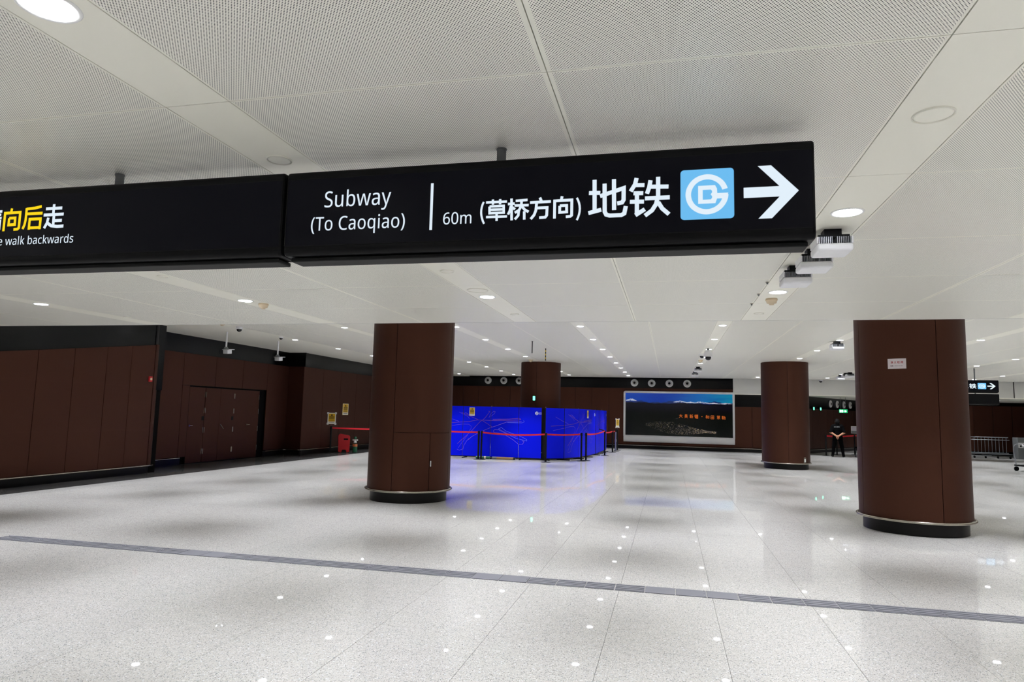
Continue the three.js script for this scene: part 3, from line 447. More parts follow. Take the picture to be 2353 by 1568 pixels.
sign('black illuminated sign with Subway lettering, blue logo tile and right arrow, hanging overhead', -1.745, 0.557, 2.3, 2.7, -2.745, signTex, [-0.734], HL);
sign('black hanging sign with yellow and white characters, cut by the left picture edge', -4.056, -1.758, 2.3, 2.702, -2.745, signTex0, [-2.776], HL);
sign('distant black sign with blue logo and arrow, upper one behind the large right column', 6.5, 10.88, 2.7, 3.11, -26.0, signTexFar, [7.2, 10.2], HH, 0, 0.7);
sign('distant blank black sign, lower of two behind the large right column', 6.5, 10.88, 2.29, 2.64, -26.0, null, [7.2, 10.2], 2.7, 0);

// ================================================================ FAR WALL FITTINGS
{ // lightbox with the mountain photograph
  const W = 1536, H = 680, tex = canvas(W, H, (x) => {
    const g = x.createLinearGradient(0, 0, W, 0); g.addColorStop(0, '#0d47b8'); g.addColorStop(0.35, '#0a3aa8'); g.addColorStop(0.7, '#0b6fbe'); g.addColorStop(1, '#1296b8'); x.fillStyle = g; x.fillRect(0, 0, W, H);
    for (let k = 0; k < 60; k++) { x.fillStyle = `rgba(${k % 2 ? '8,30,140' : '40,130,210'},0.05)`; x.beginPath(); x.ellipse(rnd() * W, rnd() * 110, 120 + rnd() * 240, 6 + rnd() * 14, -0.04, 0, 7); x.fill(); }
    const ridge = (y0, amp, f, col) => { x.fillStyle = col; x.beginPath(); x.moveTo(0, H); for (let i = 0; i <= W; i += 4) x.lineTo(i, y0 - amp * (Math.sin(i * f) * 0.5 + Math.sin(i * f * 2.7 + 1) * 0.3 + Math.sin(i * f * 7.1 + 2) * 0.16 + (rnd() - 0.5) * 0.14)); x.lineTo(W, H); x.fill(); };
    ridge(138, 22, 0.011, '#1b2f6e');
    const peak = (cx, cy, w, h) => { for (let k = 0; k < 90; k++) { const u = rnd() * 2 - 1, t = rnd(), yy = cy - h * (1 - Math.abs(u)) * t + rnd() * 5; x.fillStyle = `rgba(${200 + rnd() * 55},${205 + rnd() * 45},${220 + rnd() * 35},0.75)`; x.beginPath(); x.moveTo(cx + u * w, yy); x.lineTo(cx + u * w + 8 + rnd() * 22, yy + 3 + rnd() * 9); x.lineTo(cx + u * w - 4, yy + 5 + rnd() * 5); x.fill(); } };
    peak(80, 118, 70, 34); peak(790, 132, 90, 28); peak(940, 140, 60, 20); peak(1085, 140, 110, 26); peak(1260, 146, 60, 16); peak(1440, 152, 110, 20);
    ridge(158, 14, 0.009, '#0c0b1e'); ridge(178, 10, 0.006, '#07080f'); x.fillStyle = '#040608'; x.fillRect(0, 215, W, H);
    const gg = x.createLinearGradient(0, 170, 0, 300); gg.addColorStop(0, 'rgba(16,14,34,1)'); gg.addColorStop(1, 'rgba(4,7,9,1)'); x.fillStyle = gg; x.fillRect(0, 190, W, 130); x.fillStyle = '#050a08'; x.fillRect(0, 318, W, H);
    for (let k = 0; k < 900; k++) { const t = Math.pow(rnd(), 0.9), cx = 300 + t * 1000, mid = 500 + t * 130 - Math.max(0, t - 0.55) * 60, half = 16 + 100 * Math.sin(Math.min(1, t * 1.15) * Math.PI) * (1 - t * 0.55); x.fillStyle = ['#8a7a62', '#6a5f58', '#b49a72', '#c8b8a4', '#4c4660'][(rnd() * 5) | 0]; x.save(); x.globalAlpha = 0.35 + t * 0.6; x.translate(cx, mid + (rnd() - 0.5) * 2 * half); x.rotate(rnd() * 1.2 - 0.3); x.fillRect(-6, -2, 7 + rnd() * 9, 3 + rnd() * 2.5); x.restore(); }
    const t = '大美新疆和田策勒', X = [780, 855, 930, 1000, 1155, 1225, 1310, 1380]; [...t].forEach((c, i) => glyph(x, c, X[i], 324 + i * 2, 52, 60, 7, '#e2702c')); x.fillStyle = '#e2702c'; x.beginPath(); x.arc(1105, 358, 8, 0, 7); x.fill();
  });
  const o = thing('lightbox', 'wide advertising lightbox with blue sky over snowy mountains and orange characters on the far wall', 'lightbox', [0.44, 0, FARZ]);
  const w = 5.32, y0 = 0.66, y1 = 2.86, fr = 0.075; const sh = new THREE.Shape(), r = 0.1, L = -w / 2, R = w / 2; sh.moveTo(L, y0 - 0.04); sh.lineTo(R, y0 - 0.04); sh.lineTo(R, y1 - r); sh.quadraticCurveTo(R, y1, R - r, y1); sh.lineTo(L + r, y1); sh.quadraticCurveTo(L, y1, L, y1 - r); sh.closePath();
  const ho = new THREE.Path(); ho.moveTo(L + fr, y0); ho.lineTo(L + fr, y1 - fr); ho.lineTo(R - fr, y1 - fr); ho.lineTo(R - fr, y0); ho.closePath(); sh.holes.push(ho);
  part(o, 'frame', new THREE.ExtrudeGeometry(sh, { depth: 0.16, bevelEnabled: true, bevelSize: 0.012, bevelThickness: 0.012, bevelSegments: 2 }).translate(0, 0, 0.02), M.frameWhite);
  part(o, 'poster', new THREE.PlaneGeometry(w - 2 * fr, y1 - fr - y0), std(0x000000, 0.15, 0, { emissive: 0xffffff, emissiveMap: tex, emissiveIntensity: 0.42 }), [0, (y1 - fr + y0) / 2, 0.165]);
  const ap = new THREE.Shape(); ap.moveTo(0, 0); ap.lineTo(0.17, 0); ap.quadraticCurveTo(0.3, 0.08, 0.21, 0.27); ap.lineTo(0, 0.27); ap.closePath(); const ag = new THREE.ExtrudeGeometry(ap, { depth: w, bevelEnabled: false, curveSegments: 10 }); ag.rotateY(-Math.PI / 2); ag.translate(w / 2, y0 - 0.32, 0); part(o, 'apron', ag, M.frameWhite);
  part(o, 'back_box', box(w - 0.1, y1 - y0, 0.1, 0, (y0 + y1) / 2, 0.07), M.grey);
}
{ // jet nozzles of the air supply
  const makeJet = (label, at, turn, parent) => { const o = thing('air_jet', label, 'air nozzle', at, turn, 'round air jet nozzles'); part(o, 'ring', lathe([[0.105, 0.02], [0.12, 0.05], [0.15, 0.055], [0.185, 0.04], [0.19, 0.0], [0.16, 0.0], [0.145, 0.03]], 32).rotateX(Math.PI / 2), M.frameWhite); part(o, 'inner_ball', lathe([[0.062, 0.075], [0.075, 0.08], [0.115, 0.045], [0.13, 0.0]], 28).rotateX(Math.PI / 2), std(0xbdbab6, 0.4)); part(o, 'throat', cyl(0.066, 0.066, 0.02, 0, 0, 0.045, 24).rotateX(0), M.groove).rotation.x = 0; const t = o.children[2]; t.geometry = cyl(0.066, 0.066, 0.012, 0, 0, 0, 24).rotateX(Math.PI / 2).translate(0, 0, 0.062); return o; };
  const j = makeJet('round white air nozzle above the lightbox, leftmost of the four', [-1.7, 3.29, FARZ], 0);
  [['second from left of the four', -0.847], ['third from left of the four', 0.018], ['rightmost of the four', 0.882]].forEach(([t, x]) => copy(j, 'round white air nozzle above the lightbox, ' + t, [x, 3.28, FARZ]));
  [['leftmost of three', -9.37], ['middle of three', -8.51], ['rightmost of three, half hidden', -7.68]].forEach(([t, x]) => copy(j, 'round air nozzle high above the blue hoarding, ' + t, [x, 3.32, FARZ]));
  const a = Math.atan2(0.84, 0.54), wp = (s) => [5.95 + s * Math.cos(a), 2.49, FARZ - s * Math.sin(a)];
  ['nearest', 'second', 'third', 'farthest'].forEach((t, i) => copy(j, `narrow-looking air nozzle on the wall above the guard, ${t} of four`, wp(4.15 + i * 0.93), a));
  const soc = thing('wall_socket', 'small pale socket on the wall between hoarding and lightbox', 'socket', [-2.6, 0.36, FARZ + 0.012]); part(soc, 'plate', rbox(0.13, 0.13, 0.016, 0.006), M.beige); part(soc, 'insert', rbox(0.07, 0.07, 0.008, 0.003, 0, 0, 0.01), M.frameWhite);
  // angled wall: direction lettering, green exit lights, notices
  const T = canvas(256, 512, (x) => { x.fillStyle = '#1c1110'; x.fillRect(0, 0, 256, 512); x.save(); arrow(x, 150, 8, 84, 78); x.restore(); x.fillStyle = '#12205e'; x.fillRect(140, 118, 100, 84); words(x, 'P3', 152, 186, 76, 74, SIGN_WHITE); [...'长时'].forEach((c, i) => glyph(x, c, 120 + i * 64, 226, 52, 56, 7, '#c9bfc4')); [...'停车区'].forEach((c, i) => glyph(x, c, 58 + i * 64, 306, 52, 56, 7, '#c9bfc4')); words(x, 'Long-term', 90, 416, 150, 34, '#c9bfc4'); words(x, 'Parking Area', 44, 470, 200, 34, '#c9bfc4'); });
  const p3 = thing('wall_lettering', 'wall panel with arrow, P3 tile and white parking lettering, half behind a column', 'sign', [...wp(1.0)].map((v, i) => (i === 1 ? 1.5 : v)), a); part(p3, 'panel', rbox(0.94, 1.7, 0.016, 0.004), M.brown, [0, 0, 0]); part(p3, 'print', new THREE.PlaneGeometry(0.92, 1.68), std(0xffffff, 0.45, 0, { map: T }), [0, 0, 0.0095]);
  for (const [s, t] of [[1.9, 'left'], [2.75, 'right']]) { const e = thing('exit_light', `small green exit light high on the wall left of the guard, ${t} one`, 'exit light', [...wp(s)].map((v, i) => (i === 1 ? 2.2 : v)), a); part(e, 'housing', rbox(0.2, 0.2, 0.05, 0.01, 0, 0, 0.03), M.blackMatt); part(e, 'lens', rbox(0.13, 0.13, 0.012, 0.004, 0, 0, 0.058), M.greenGlow); }
  const ex = canvas(128, 56, (x) => { x.fillStyle = '#0a7a44'; x.fillRect(0, 0, 128, 56); x.fillStyle = '#d8fff0'; x.fillRect(10, 8, 22, 40); x.fillRect(38, 8, 22, 40); arrow(x, 70, 12, 46, 32); }); const e2 = thing('exit_sign', 'green glowing exit sign with an arrow hanging above the guard', 'exit sign', [8.35, 2.1, -36.2]); part(e2, 'case', rbox(0.42, 0.22, 0.05, 0.01), M.blackMatt); part(e2, 'face', new THREE.PlaneGeometry(0.38, 0.17), std(0x000000, 0.4, 0, { emissive: 0xffffff, emissiveMap: ex, emissiveIntensity: 2 }), [0, 0, 0.027]); part(e2, 'rod', [cyl(0.008, 0.008, 0.6, -0.12, 0.4, 0, 8), cyl(0.008, 0.008, 0.6, 0.12, 0.4, 0, 8)], M.grey);
}
// rear left wall: notice, call point
const notice = canvas(160, 224, (x) => { x.fillStyle = '#f0ede2'; x.fillRect(0, 0, 160, 224); x.fillStyle = '#d9aa10'; x.fillRect(10, 8, 140, 168); x.fillStyle = '#2a2208'; x.beginPath(); x.moveTo(80, 16); x.lineTo(104, 54); x.lineTo(56, 54); x.fill(); for (let r = 0; r < 2; r++) for (let k = 0; k < 4; k++) { x.strokeStyle = '#2a2208'; x.lineWidth = 5; const X = 26 + k * 28, Y = 66 + r * 30; x.strokeRect(X + 3, Y + 3, 18, 18); x.beginPath(); x.moveTo(X, Y + 12); x.lineTo(X + 24, Y + 12); x.stroke(); } x.fillStyle = '#6a5410'; for (let r = 0; r < 3; r++) x.fillRect(26, 132 + r * 13, 108, 4); x.fillStyle = '#5a5a5a'; x.fillRect(20, 188, 120, 10); });
const noticeMat = std(0xffffff, 0.5, 0, { map: notice });
{
  const n = thing('wall_notice', 'narrow yellow notice on the dark wall above the red extinguisher box', 'notice', [-12.3 + 0.012, 1.6, -24.3], Math.PI / 2); part(n, 'sheet', rbox(0.48, 0.44, 0.006, 0.002), M.yellow); part(n, 'print', new THREE.PlaneGeometry(0.46, 0.43), noticeMat, [0, 0, 0.0042]);
  const c = thing('fire_call_point', 'small red fire call point on the rounded end of the left wall block', 'call point', [-11.9 + 0.012, 2.2, -13.55], Math.PI / 2); part(c, 'case', rbox(0.1, 0.13, 0.05, 0.012), M.red); part(c, 'window', cyl(0.03, 0.03, 0.01, 0, 0, 0, 16).rotateX(Math.PI / 2).translate(0, 0, 0.026), M.beige);
}

// ================================================================ BLUE HOARDING
const K = 1.073;
{
  const W = 1536, H = 680, print = canvas(W, H, (x) => {
    x.fillStyle = '#0014ee'; x.fillRect(0, 0, W, H);
    const f = (a) => [(a[0] + 560) / 2900 * W, (a[1] - 30) / 1310 * H];
    const line = (pts, col, lw) => { x.strokeStyle = col; x.lineWidth = lw; x.lineJoin = 'round'; x.beginPath(); for (let i = 0; i < pts.length; i += 2) { const p = f([pts[i], pts[i + 1]]); x[i ? 'lineTo' : 'moveTo'](...p); } x.stroke(); };
    const A = 'rgba(205,150,215,0.75)', B = 'rgba(215,120,120,0.75)', C = 'rgba(150,160,255,0.8)';
    line([-420, 505, 90, 465, 380, 440, 620, 390, 770, 390], B, 4); line([180, 200, 400, 290, 640, 380], B, 4); line([260, 190, 430, 280], A, 3); line([110, 190, 340, 300, 400, 360], A, 2.5);
    line([90, 1030, 380, 760, 460, 690, 700, 430, 770, 390], B, 4); line([380, 920, 480, 830, 720, 700, 1020, 570, 1100, 545, 1300, 470, 1440, 420, 1810, 405], A, 4); line([770, 390, 860, 300, 960, 160, 920, 150], B, 3.5); line([940, 320, 1000, 200, 1060, 150, 1100, 160, 1080, 210, 980, 290], A, 3);
    line([770, 390, 1100, 395, 1500, 378, 1740, 362, 1790, 340, 1740, 320, 1500, 345, 1040, 365], B, 5); line([770, 410, 930, 500, 1030, 570], B, 4); line([1440, 437, 1820, 437, 1885, 410, 1860, 372], C, 4); line([1200, 610, 1280, 570, 1320, 600, 1400, 660, 1800, 790, 1960, 870, 1960, 905, 1700, 850, 1220, 640, 1200, 610], C, 4);
    line([1220, 620, 1500, 745, 1700, 800], B, 4); line([1200, 635, 1090, 635, 1060, 670, 1080, 712, 1200, 715, 1380, 760, 1600, 880, 1760, 1000, 1850, 990, 1890, 920, 1830, 900], A, 4); line([200, 510, 380, 510, 450, 560, 450, 620, 370, 720], A, 2.5); line([80, 1180, 150, 1205, 240, 1170, 260, 1080, 330, 960, 400, 880], A, 3); line([110, 1150, 360, 790], A, 2.5);
    line([-300, 260, -80, 380, 110, 440], A, 3); line([-360, 620, -100, 560, 200, 510], A, 3);
    const p = f([2210, 178]); x.fillStyle = '#e8ecff'; x.beginPath(); x.arc(p[0], p[1], 24, 0, 7); x.fill(); x.strokeStyle = '#0a1ee6'; x.lineWidth = 4; x.beginPath(); x.moveTo(p[0] - 16, p[1] - 8); x.lineTo(p[0] + 16, p[1] - 8); x.lineTo(p[0] - 14, p[1] + 12); x.lineTo(p[0] + 14, p[1] + 12); x.stroke(); words(x, 'BDIA', p[0] + 32, p[1] + 16, 64, 42, '#e8ecff');
  });
  const face = phys(0xffffff, 0.45, 0.25, { map: print }), edge = std(0x0a0a10, 0.5);
  const sets = [[[-7.66, -21.75], [-6.68, -21.7], [-5.72, -21.69], [-4.78, -21.7], [-4.04, -21.8]], [[-3.93, -21.84], [-3.38, -22.28], [-3.02, -23.2], [-2.84, -24.3], [-2.71, -25.62]], [[-2.71, -25.74], [-2.68, -26.7], [-2.66, -27.6], [-2.65, -28.5], [-2.64, -29.4]]];
  const lab = [['left of the notice, half behind the column', 'carrying the yellow notice', 'third of the front run', 'with the white BDIA logo near its top'], ['just right of the dark gap', 'second of the run turning back', 'third of the run turning back', 'at the fold before the last run'], ['first of the farthest run', 'second of the farthest run', 'third of the farthest run', 'last at the far end']];
  sets.forEach((S, s) => { let len = [0]; for (let i = 1; i < 5; i++) len.push(len[i - 1] + Math.hypot(S[i][0] - S[i - 1][0], S[i][1] - S[i - 1][1]));
    for (let i = 0; i < 4; i++) {
      const ax = S[i][0] * K, az = S[i][1] * K, bx = S[i + 1][0] * K, bz = S[i + 1][1] * K, w = Math.hypot(bx - ax, bz - az) - 0.014, turn = Math.atan2(-(bz - az), bx - ax), y0 = 0.07, y1 = 1.82;
      const o = thing('hoarding_board', 'blue hoarding board with thin runway lines, ' + lab[s][i], 'hoarding', [(ax + bx) / 2, 0, (az + bz) / 2], turn, 'blue hoarding boards');
      const g = new THREE.PlaneGeometry(w, y1 - y0), u0 = len[i] / len[4], u1 = len[i + 1] / len[4]; for (let k = 0; k < 4; k++) g.attributes.uv.setX(k, k % 2 ? u1 : u0);
      part(o, 'print', g, face, [0, (y0 + y1) / 2, 0.0215]); part(o, 'board', rbox(w, y1 - y0, 0.04, 0.004, 0, (y0 + y1) / 2, 0, 1), edge);
      part(o, 'foot', [box(0.05, 0.03, 0.5, -w / 2 + 0.06, 0.015, -0.05), box(w, 0.03, 0.04, 0, 0.055, 0)], M.blackMatt);
      if (i % 2 === 0) part(o, 'clip', cyl(0.012, 0.012, 0.04, -w / 2, y1 + 0.015, 0, 8), M.steel);
    } });
  const post = thing('hoarding_post', 'dark upright post closing the gap between the two blue hoarding runs', 'post', [-3.985 * K, 0, -21.86 * K]); part(post, 'post', rbox(0.11, 1.8, 0.05, 0.006, 0, 0.91, -0.03), M.blackMatt); part(post, 'foot_plate', box(0.2, 0.015, 0.2, 0, 0.0075, 0), M.blackMatt);
  const nn = thing('hoarding_notice', 'yellow and white warning notice stuck on the second front blue board', 'notice', [-6.37 * K, 1.63, -21.66 * K], 0.01); part(nn, 'sheet', rbox(0.2, 0.29, 0.004, 0.0015, 0, 0, 0, 1), M.frameWhite); part(nn, 'print', new THREE.PlaneGeometry(0.195, 0.285), noticeMat, [0, 0, 0.0032]);
  const n2 = thing('hoarding_notice', 'narrow-looking yellow notice on the blue boards turning back', 'notice', [-2.83 * K + 0.03, 1.63, -24.05 * K], 80 * D2R); part(n2, 'sheet', rbox(0.2, 0.29, 0.004, 0.0015, 0, 0, 0, 1), M.frameWhite); part(n2, 'print', new THREE.PlaneGeometry(0.195, 0.285), noticeMat, [0, 0, 0.0032]);
  const roll = thing('timber_roll', 'tan tube lying on the floor under the front blue boards', 'tube', [-5.2 * K, 0.045, -21.45 * K], 0.02); part(roll, 'tube', cyl(0.045, 0.045, 0.72, 0, 0, 0, 16).rotateZ(Math.PI / 2), M.tan); part(roll, 'end_sleeve', cyl(0.046, 0.046, 0.16, 0, 0, 0, 16).rotateZ(Math.PI / 2).translate(-0.33, 0, 0), M.grey); part(roll, 'end_cap', cyl(0.05, 0.05, 0.05, 0, 0, 0, 16).rotateZ(Math.PI / 2).translate(0.37, 0, 0), M.blackMatt);
  const r3 = thing('green_roll', 'dark green tube on the floor beside the stanchion at the blue boards', 'tube', [-5.9 * K, 0.045, -21.46 * K]); part(r3, 'tube', cyl(0.045, 0.045, 0.5, 0, 0, 0, 16).rotateZ(Math.PI / 2), M.green); part(r3, 'tape_band', cyl(0.047, 0.047, 0.06, 0, 0, 0, 16).rotateZ(Math.PI / 2).translate(0.08, 0, 0), M.beige);
}

// ================================================================ STANCHIONS AND BELTS
function stanchion(label, at, to, sag = 0.04, hgt = 0.98, baseR = 0.17) {
  const o = thing('stanchion', label, 'stanchion', at, 0, 'black belt stanchions');
  part(o, 'base', lathe([[0, 0.022], [0.04, 0.024], [baseR - 0.02, 0.012], [baseR, 0.004], [baseR, 0]], 28), M.blackMatt); part(o, 'pole', cyl(0.032, 0.032, hgt - 0.1, 0, (hgt - 0.06) / 2, 0, 16), M.blackMatt); part(o, 'belt_head', [cyl(0.04, 0.04, 0.09, 0, hgt - 0.06, 0, 16), cyl(0.034, 0.04, 0.014, 0, hgt - 0.008, 0, 16)], M.blackMatt);
  for (const t of [].concat(to ? [to] : [])) {
    const d = new THREE.Vector3(t[0] - at[0], t[1] ?? 0, t[2] - at[2]), n = 12, P = [], I = [], L = Math.hypot(d.x, d.z), nx = -d.z / L * 0.0015, nz = d.x / L * 0.0015, y0 = hgt - 0.055;
    for (let i = 0; i <= n; i++) { const u = i / n, x = d.x * u, z = d.z * u, y = y0 + (d.y || 0) * u - sag * 4 * u * (1 - u); for (const [s, e] of [[1, 1], [1, -1], [-1, -1], [-1, 1]]) P.push(x + nx * s, y + e * 0.027, z + nz * s); }
    for (let i = 0; i < n; i++) for (let k = 0; k < 4; k++) { const a = i * 4 + k, b = i * 4 + (k + 1) % 4; I.push(a, b, a + 4, b, b + 4, a + 4); }
    const g = new THREE.BufferGeometry(); g.setAttribute('position', new THREE.Float32BufferAttribute(P, 3)); g.setIndex(I); const q = g.toNonIndexed(); q.computeVertexNormals(); part(o, 'belt', q, M.beltRed).userData.label = 'red fabric belt';
  }
  return o;
}
const S = (x, z) => [x * 1.045, 0, z * 1.045];
stanchion('black stanchion before the second front blue board', S(-6.12, -21.67), S(-7.75, -21.9), 0.01);
stanchion('black stanchion at the left end of the long sagging red belt', S(-6.02, -21.66), S(-3.86, -21.62), 0.05);
stanchion('stanchion before the dark gap between the two blue hoarding runs', S(-3.86, -21.62), S(-2.9, -22.75), 0.02);
stanchion('left one of the close pair of stanchions at the turn of the hoarding', S(-2.86, -22.8));
stanchion('right one of the close pair of stanchions at the turn of the hoarding', S(-2.74, -23.1), [-2.52, 0.06, -27.6], 0.05);
const bent = stanchion('stanchion with a bent arm before the folded blue boards', [-2.52, 0, -27.6], [-2.42, 0.0, -30.2], 0.03); part(bent, 'arm', bar([0, 0.99, 0], [-0.2, 1.06, 0.3], 0.02), M.blackMatt);
stanchion('stanchion beside the last blue board at the far end', [-2.42, 0, -30.2], [-2.36, 0.02, -31.6], 0.03);
stanchion('pale stanchion pole beyond the end of the blue boards', [-2.36, 0, -31.2]).children[1].material = M.fin;
const pStand = (label, at, turn) => { const o = thing('notice_stand', label, 'notice stand', at, turn); part(o, 'bracket', cyl(0.012, 0.012, 0.08, 0, 1.0, 0, 10), M.chrome); part(o, 'board', rbox(0.3, 0.4, 0.01, 0.004, 0, 1.26, 0), M.frameWhite); part(o, 'print', new THREE.PlaneGeometry(0.27, 0.38), noticeMat, [0, 1.26, 0.0065]); const c = []; for (const [x, y] of [[-1, -1], [1, -1], [-1, 1], [1, 1]]) c.push(rbox(0.07, 0.07, 0.02, 0.02, x * 0.14, 1.26 + y * 0.19, 0, 3)); part(o, 'corner_clip', c, M.frameWhite); };
stanchion('black stanchion under the yellow notice beside the red extinguisher box', [-11.9, 0, -22.5], [-9.2, 0, -23.2], 0.02); pStand('yellow notice frame with pale corners on the stanchion by the left wall', [-11.9, 0, -22.5], 0.25);
stanchion('last stanchion under the yellow notice at the far end of the hoarding', [-2.35, 0, -32.1]); pStand('yellow notice frame on the last stanchion, seen nearly edge-on', [-2.35, 0, -32.1], 1.1);
{ // extinguisher box and bottle
  const b = thing('extinguisher_box', 'red plastic fire extinguisher carrier on the dark edging by the left wall', 'extinguisher box', [-11.85, 0, -23.45], 0.5);
  const sh = new THREE.Shape(); sh.moveTo(-0.19, 0.02); sh.lineTo(-0.1, 0.0); sh.lineTo(-0.06, 0.1); sh.lineTo(0.08, 0.1); sh.lineTo(0.11, 0); sh.lineTo(0.19, 0.02); sh.lineTo(0.2, 0.55); sh.quadraticCurveTo(0.19, 0.62, 0.12, 0.62); sh.lineTo(-0.15, 0.66); sh.quadraticCurveTo(-0.21, 0.64, -0.21, 0.56); sh.closePath(); const h = new THREE.Path(); h.moveTo(-0.03, 0.44); h.lineTo(0.15, 0.44); h.lineTo(0.15, 0.52); h.lineTo(-0.03, 0.52); h.closePath(); sh.holes.push(h);
  part(b, 'shell', new THREE.ExtrudeGeometry(sh, { depth: 0.2, bevelEnabled: true, bevelSize: 0.012, bevelThickness: 0.012, bevelSegments: 2 }).translate(0, 0.012, -0.1), M.red); part(b, 'handle', bar([-0.15, 0.68, 0], [-0.02, 0.66, 0], 0.014), M.red); part(b, 'inner_lining', box(0.3, 0.1, 0.17, 0.04, 0.48, 0), M.blackMatt);
  const g = thing('gas_bottle', 'green and white bottle beside the red extinguisher box', 'bottle', [-11.48, 0, -23.62]); part(g, 'bottle', lathe([[0, 0], [0.085, 0], [0.088, 0.02], [0.088, 0.28], [0.07, 0.32], [0.04, 0.34], [0, 0.34]], 24), M.green); part(g, 'label_band', cyl(0.09, 0.09, 0.1, 0, 0.27, 0, 24), std(0xc4693a, 0.5)); part(g, 'valve', [cyl(0.05, 0.06, 0.09, 0, 0.4, 0, 16), box(0.2, 0.05, 0.05, 0, 0.46, 0)], M.frameWhite); part(g, 'knob', new THREE.SphereGeometry(0.055, 16, 10), M.green, [0, 0.54, 0]);
}

// ================================================================ RIGHT BACKGROUND
stanchion('black stanchion left of the guard holding a short red belt', [7.05, 0, -33.9], [8.15, 0, -34.6], 0.05);
stanchion('stanchion behind the legs of the guard', [7.8, 0, -35.2]);
stanchion('stanchion under the grey monitor right of the guard', [8.75, 0, -35.9], [7.35, -0.02, -34.9], 0.03); stanchion('stanchion beyond the monitor holding the right red belt', [9.9, 0, -36.2], [8.8, 0, -35.95], 0.03);
{
  const m = thing('monitor_stand', 'small grey and white screen on a stanchion right of the guard', 'screen', [8.75, 0, -35.9], -0.2); part(m, 'bracket', cyl(0.015, 0.015, 0.1, 0, 1.0, 0, 10), M.blackMatt); part(m, 'case', rbox(0.27, 0.35, 0.05, 0.01, 0, 1.2, 0), M.frameWhite); part(m, 'lower_cover', rbox(0.25, 0.13, 0.02, 0.004, 0, 1.1, 0.024), M.grey); part(m, 'screen', rbox(0.23, 0.18, 0.01, 0.003, 0, 1.265, 0.024), std(0xb9b2bd, 0.3));
  const v = thing('wall_sign_strip', 'vertical yellow and white sign strip on the wall beside the large right column', 'sign', [10.35, 1.35, -39.9], Math.atan2(0.84, 0.54)); part(v, 'strip', rbox(0.42, 0.9, 0.015, 0.004, 0, 0, 0.01), M.brown); part(v, 'pictogram', rbox(0.34, 0.26, 0.01, 0.02, 0, 0.3, 0.022), M.yellow); part(v, 'characters', [0.05, -0.14, -0.33].map((y) => rbox(0.26, 0.1, 0.008, 0.02, 0, y, 0.022)), M.frameWhite);
  const ch = thing('office_chair', 'black chair with slim metal legs partly behind the large right column', 'chair', [8.55, 0, -33.6], 0.5); part(ch, 'seat', rbox(0.5, 0.07, 0.5, 0.03, 0, 0.44, 0), M.cloth); part(ch, 'backrest', rbox(0.5, 0.42, 0.06, 0.03, 0, 0.72, 0.23), M.cloth); for (const [x, z] of [[-1, -1], [1, -1], [-1, 1], [1, 1]]) part(ch, 'leg', bar([x * 0.2, 0.42, z * 0.2], [x * 0.24, 0.0, z * 0.24], 0.013, 8), M.blackMatt); part(ch, 'skid', [bar([-0.24, 0.012, -0.24], [-0.24, 0.012, 0.24], 0.012), bar([0.24, 0.012, -0.24], [0.24, 0.012, 0.24], 0.012)], M.blackMatt);
  // brown clad core at the far right, rails, cabinet, totem
  const c = structure('wall_core_right'); part(c, 'wall_core', box(3.6, 2.8, 3, 17.6, 1.4, -42.3), M.groove); for (let k = 0; k < 4; k++) part(c, 'wall_panel', rbox(0.88, 2.4, 0.03, 0.003, 0, 0, 0, 1), M.brown, [16.25 + k * 0.9, 1.4, -40.78]); part(c, 'corner_panel', arc(0.4, 0.43, -Math.PI / 2, 0, 0.2, 2.6, 10), M.brown, [15.8, 0, -41.2]);
  const tr = thing('luggage_trolley', 'row of nested metal luggage trolleys in the dark far right', 'trolley', [15.1, 0, -37.6], 0.1), bars = []; for (let k = 0; k < 12; k++) bars.push(bar([-0.9 + k * 0.16, 0.25, 0], [-0.9 + k * 0.16, 1.0, 0], 0.012, 6)); bars.push(bar([-1, 1.0, 0], [0.95, 1.0, 0], 0.02, 8), bar([-1, 0.88, 0.1], [0.95, 0.88, 0.1], 0.016, 8), bar([-1, 0.25, 0], [0.95, 0.25, 0], 0.02, 8)); part(tr, 'cage', bars, M.wire); part(tr, 'deck', [box(1.8, 0.02, 0.5, 0, 0.2, 0.2), box(0.4, 0.05, 0.1, -0.3, 0.13, 0.5)], M.wire); for (const x of [-0.8, -0.3, 0.25, 0.8]) part(tr, 'wheel', cyl(0.06, 0.06, 0.04, 0, 0, 0, 14).rotateZ(Math.PI / 2), M.blackMatt, [x, 0.06, 0.4]);
  const cab = thing('grey_cabinet', 'grey cabinet with three round openings beside the black totem', 'cabinet', [16.6, 0, -37.6]); part(cab, 'body', rbox(0.62, 1.02, 0.5, 0.02, 0, 0.51, 0), M.grey); part(cab, 'panel', rbox(0.56, 0.24, 0.02, 0.008, 0, 0.66, 0.25), M.frameWhite); part(cab, 'opening', [-0.18, 0, 0.18].map((x) => cyl(0.045, 0.045, 0.012, 0, 0, 0, 14).rotateX(Math.PI / 2).translate(x, 0.62, 0.262)), M.blackMatt);
  const tot = thing('totem', 'tall thin black information totem at the right picture edge', 'totem', [16.95, 0, -36.8]); part(tot, 'body', rbox(0.34, 1.42, 0.12, 0.02, 0, 0.71, 0), M.black); part(tot, 'base', rbox(0.5, 0.04, 0.35, 0.01, 0, 0.02, 0), M.blackMatt);
  const eg = thing('exit_sign', 'green glowing exit light at the right picture edge', 'exit sign', [17.45, 1.86, -37.0]); part(eg, 'case', rbox(0.36, 0.2, 0.05, 0.01), M.blackMatt); part(eg, 'lens', rbox(0.3, 0.13, 0.012, 0.004, 0, 0, 0.03), M.greenGlow); part(eg, 'rod', cyl(0.01, 0.01, 0.9, 0, 0.5, 0, 8), M.grey);
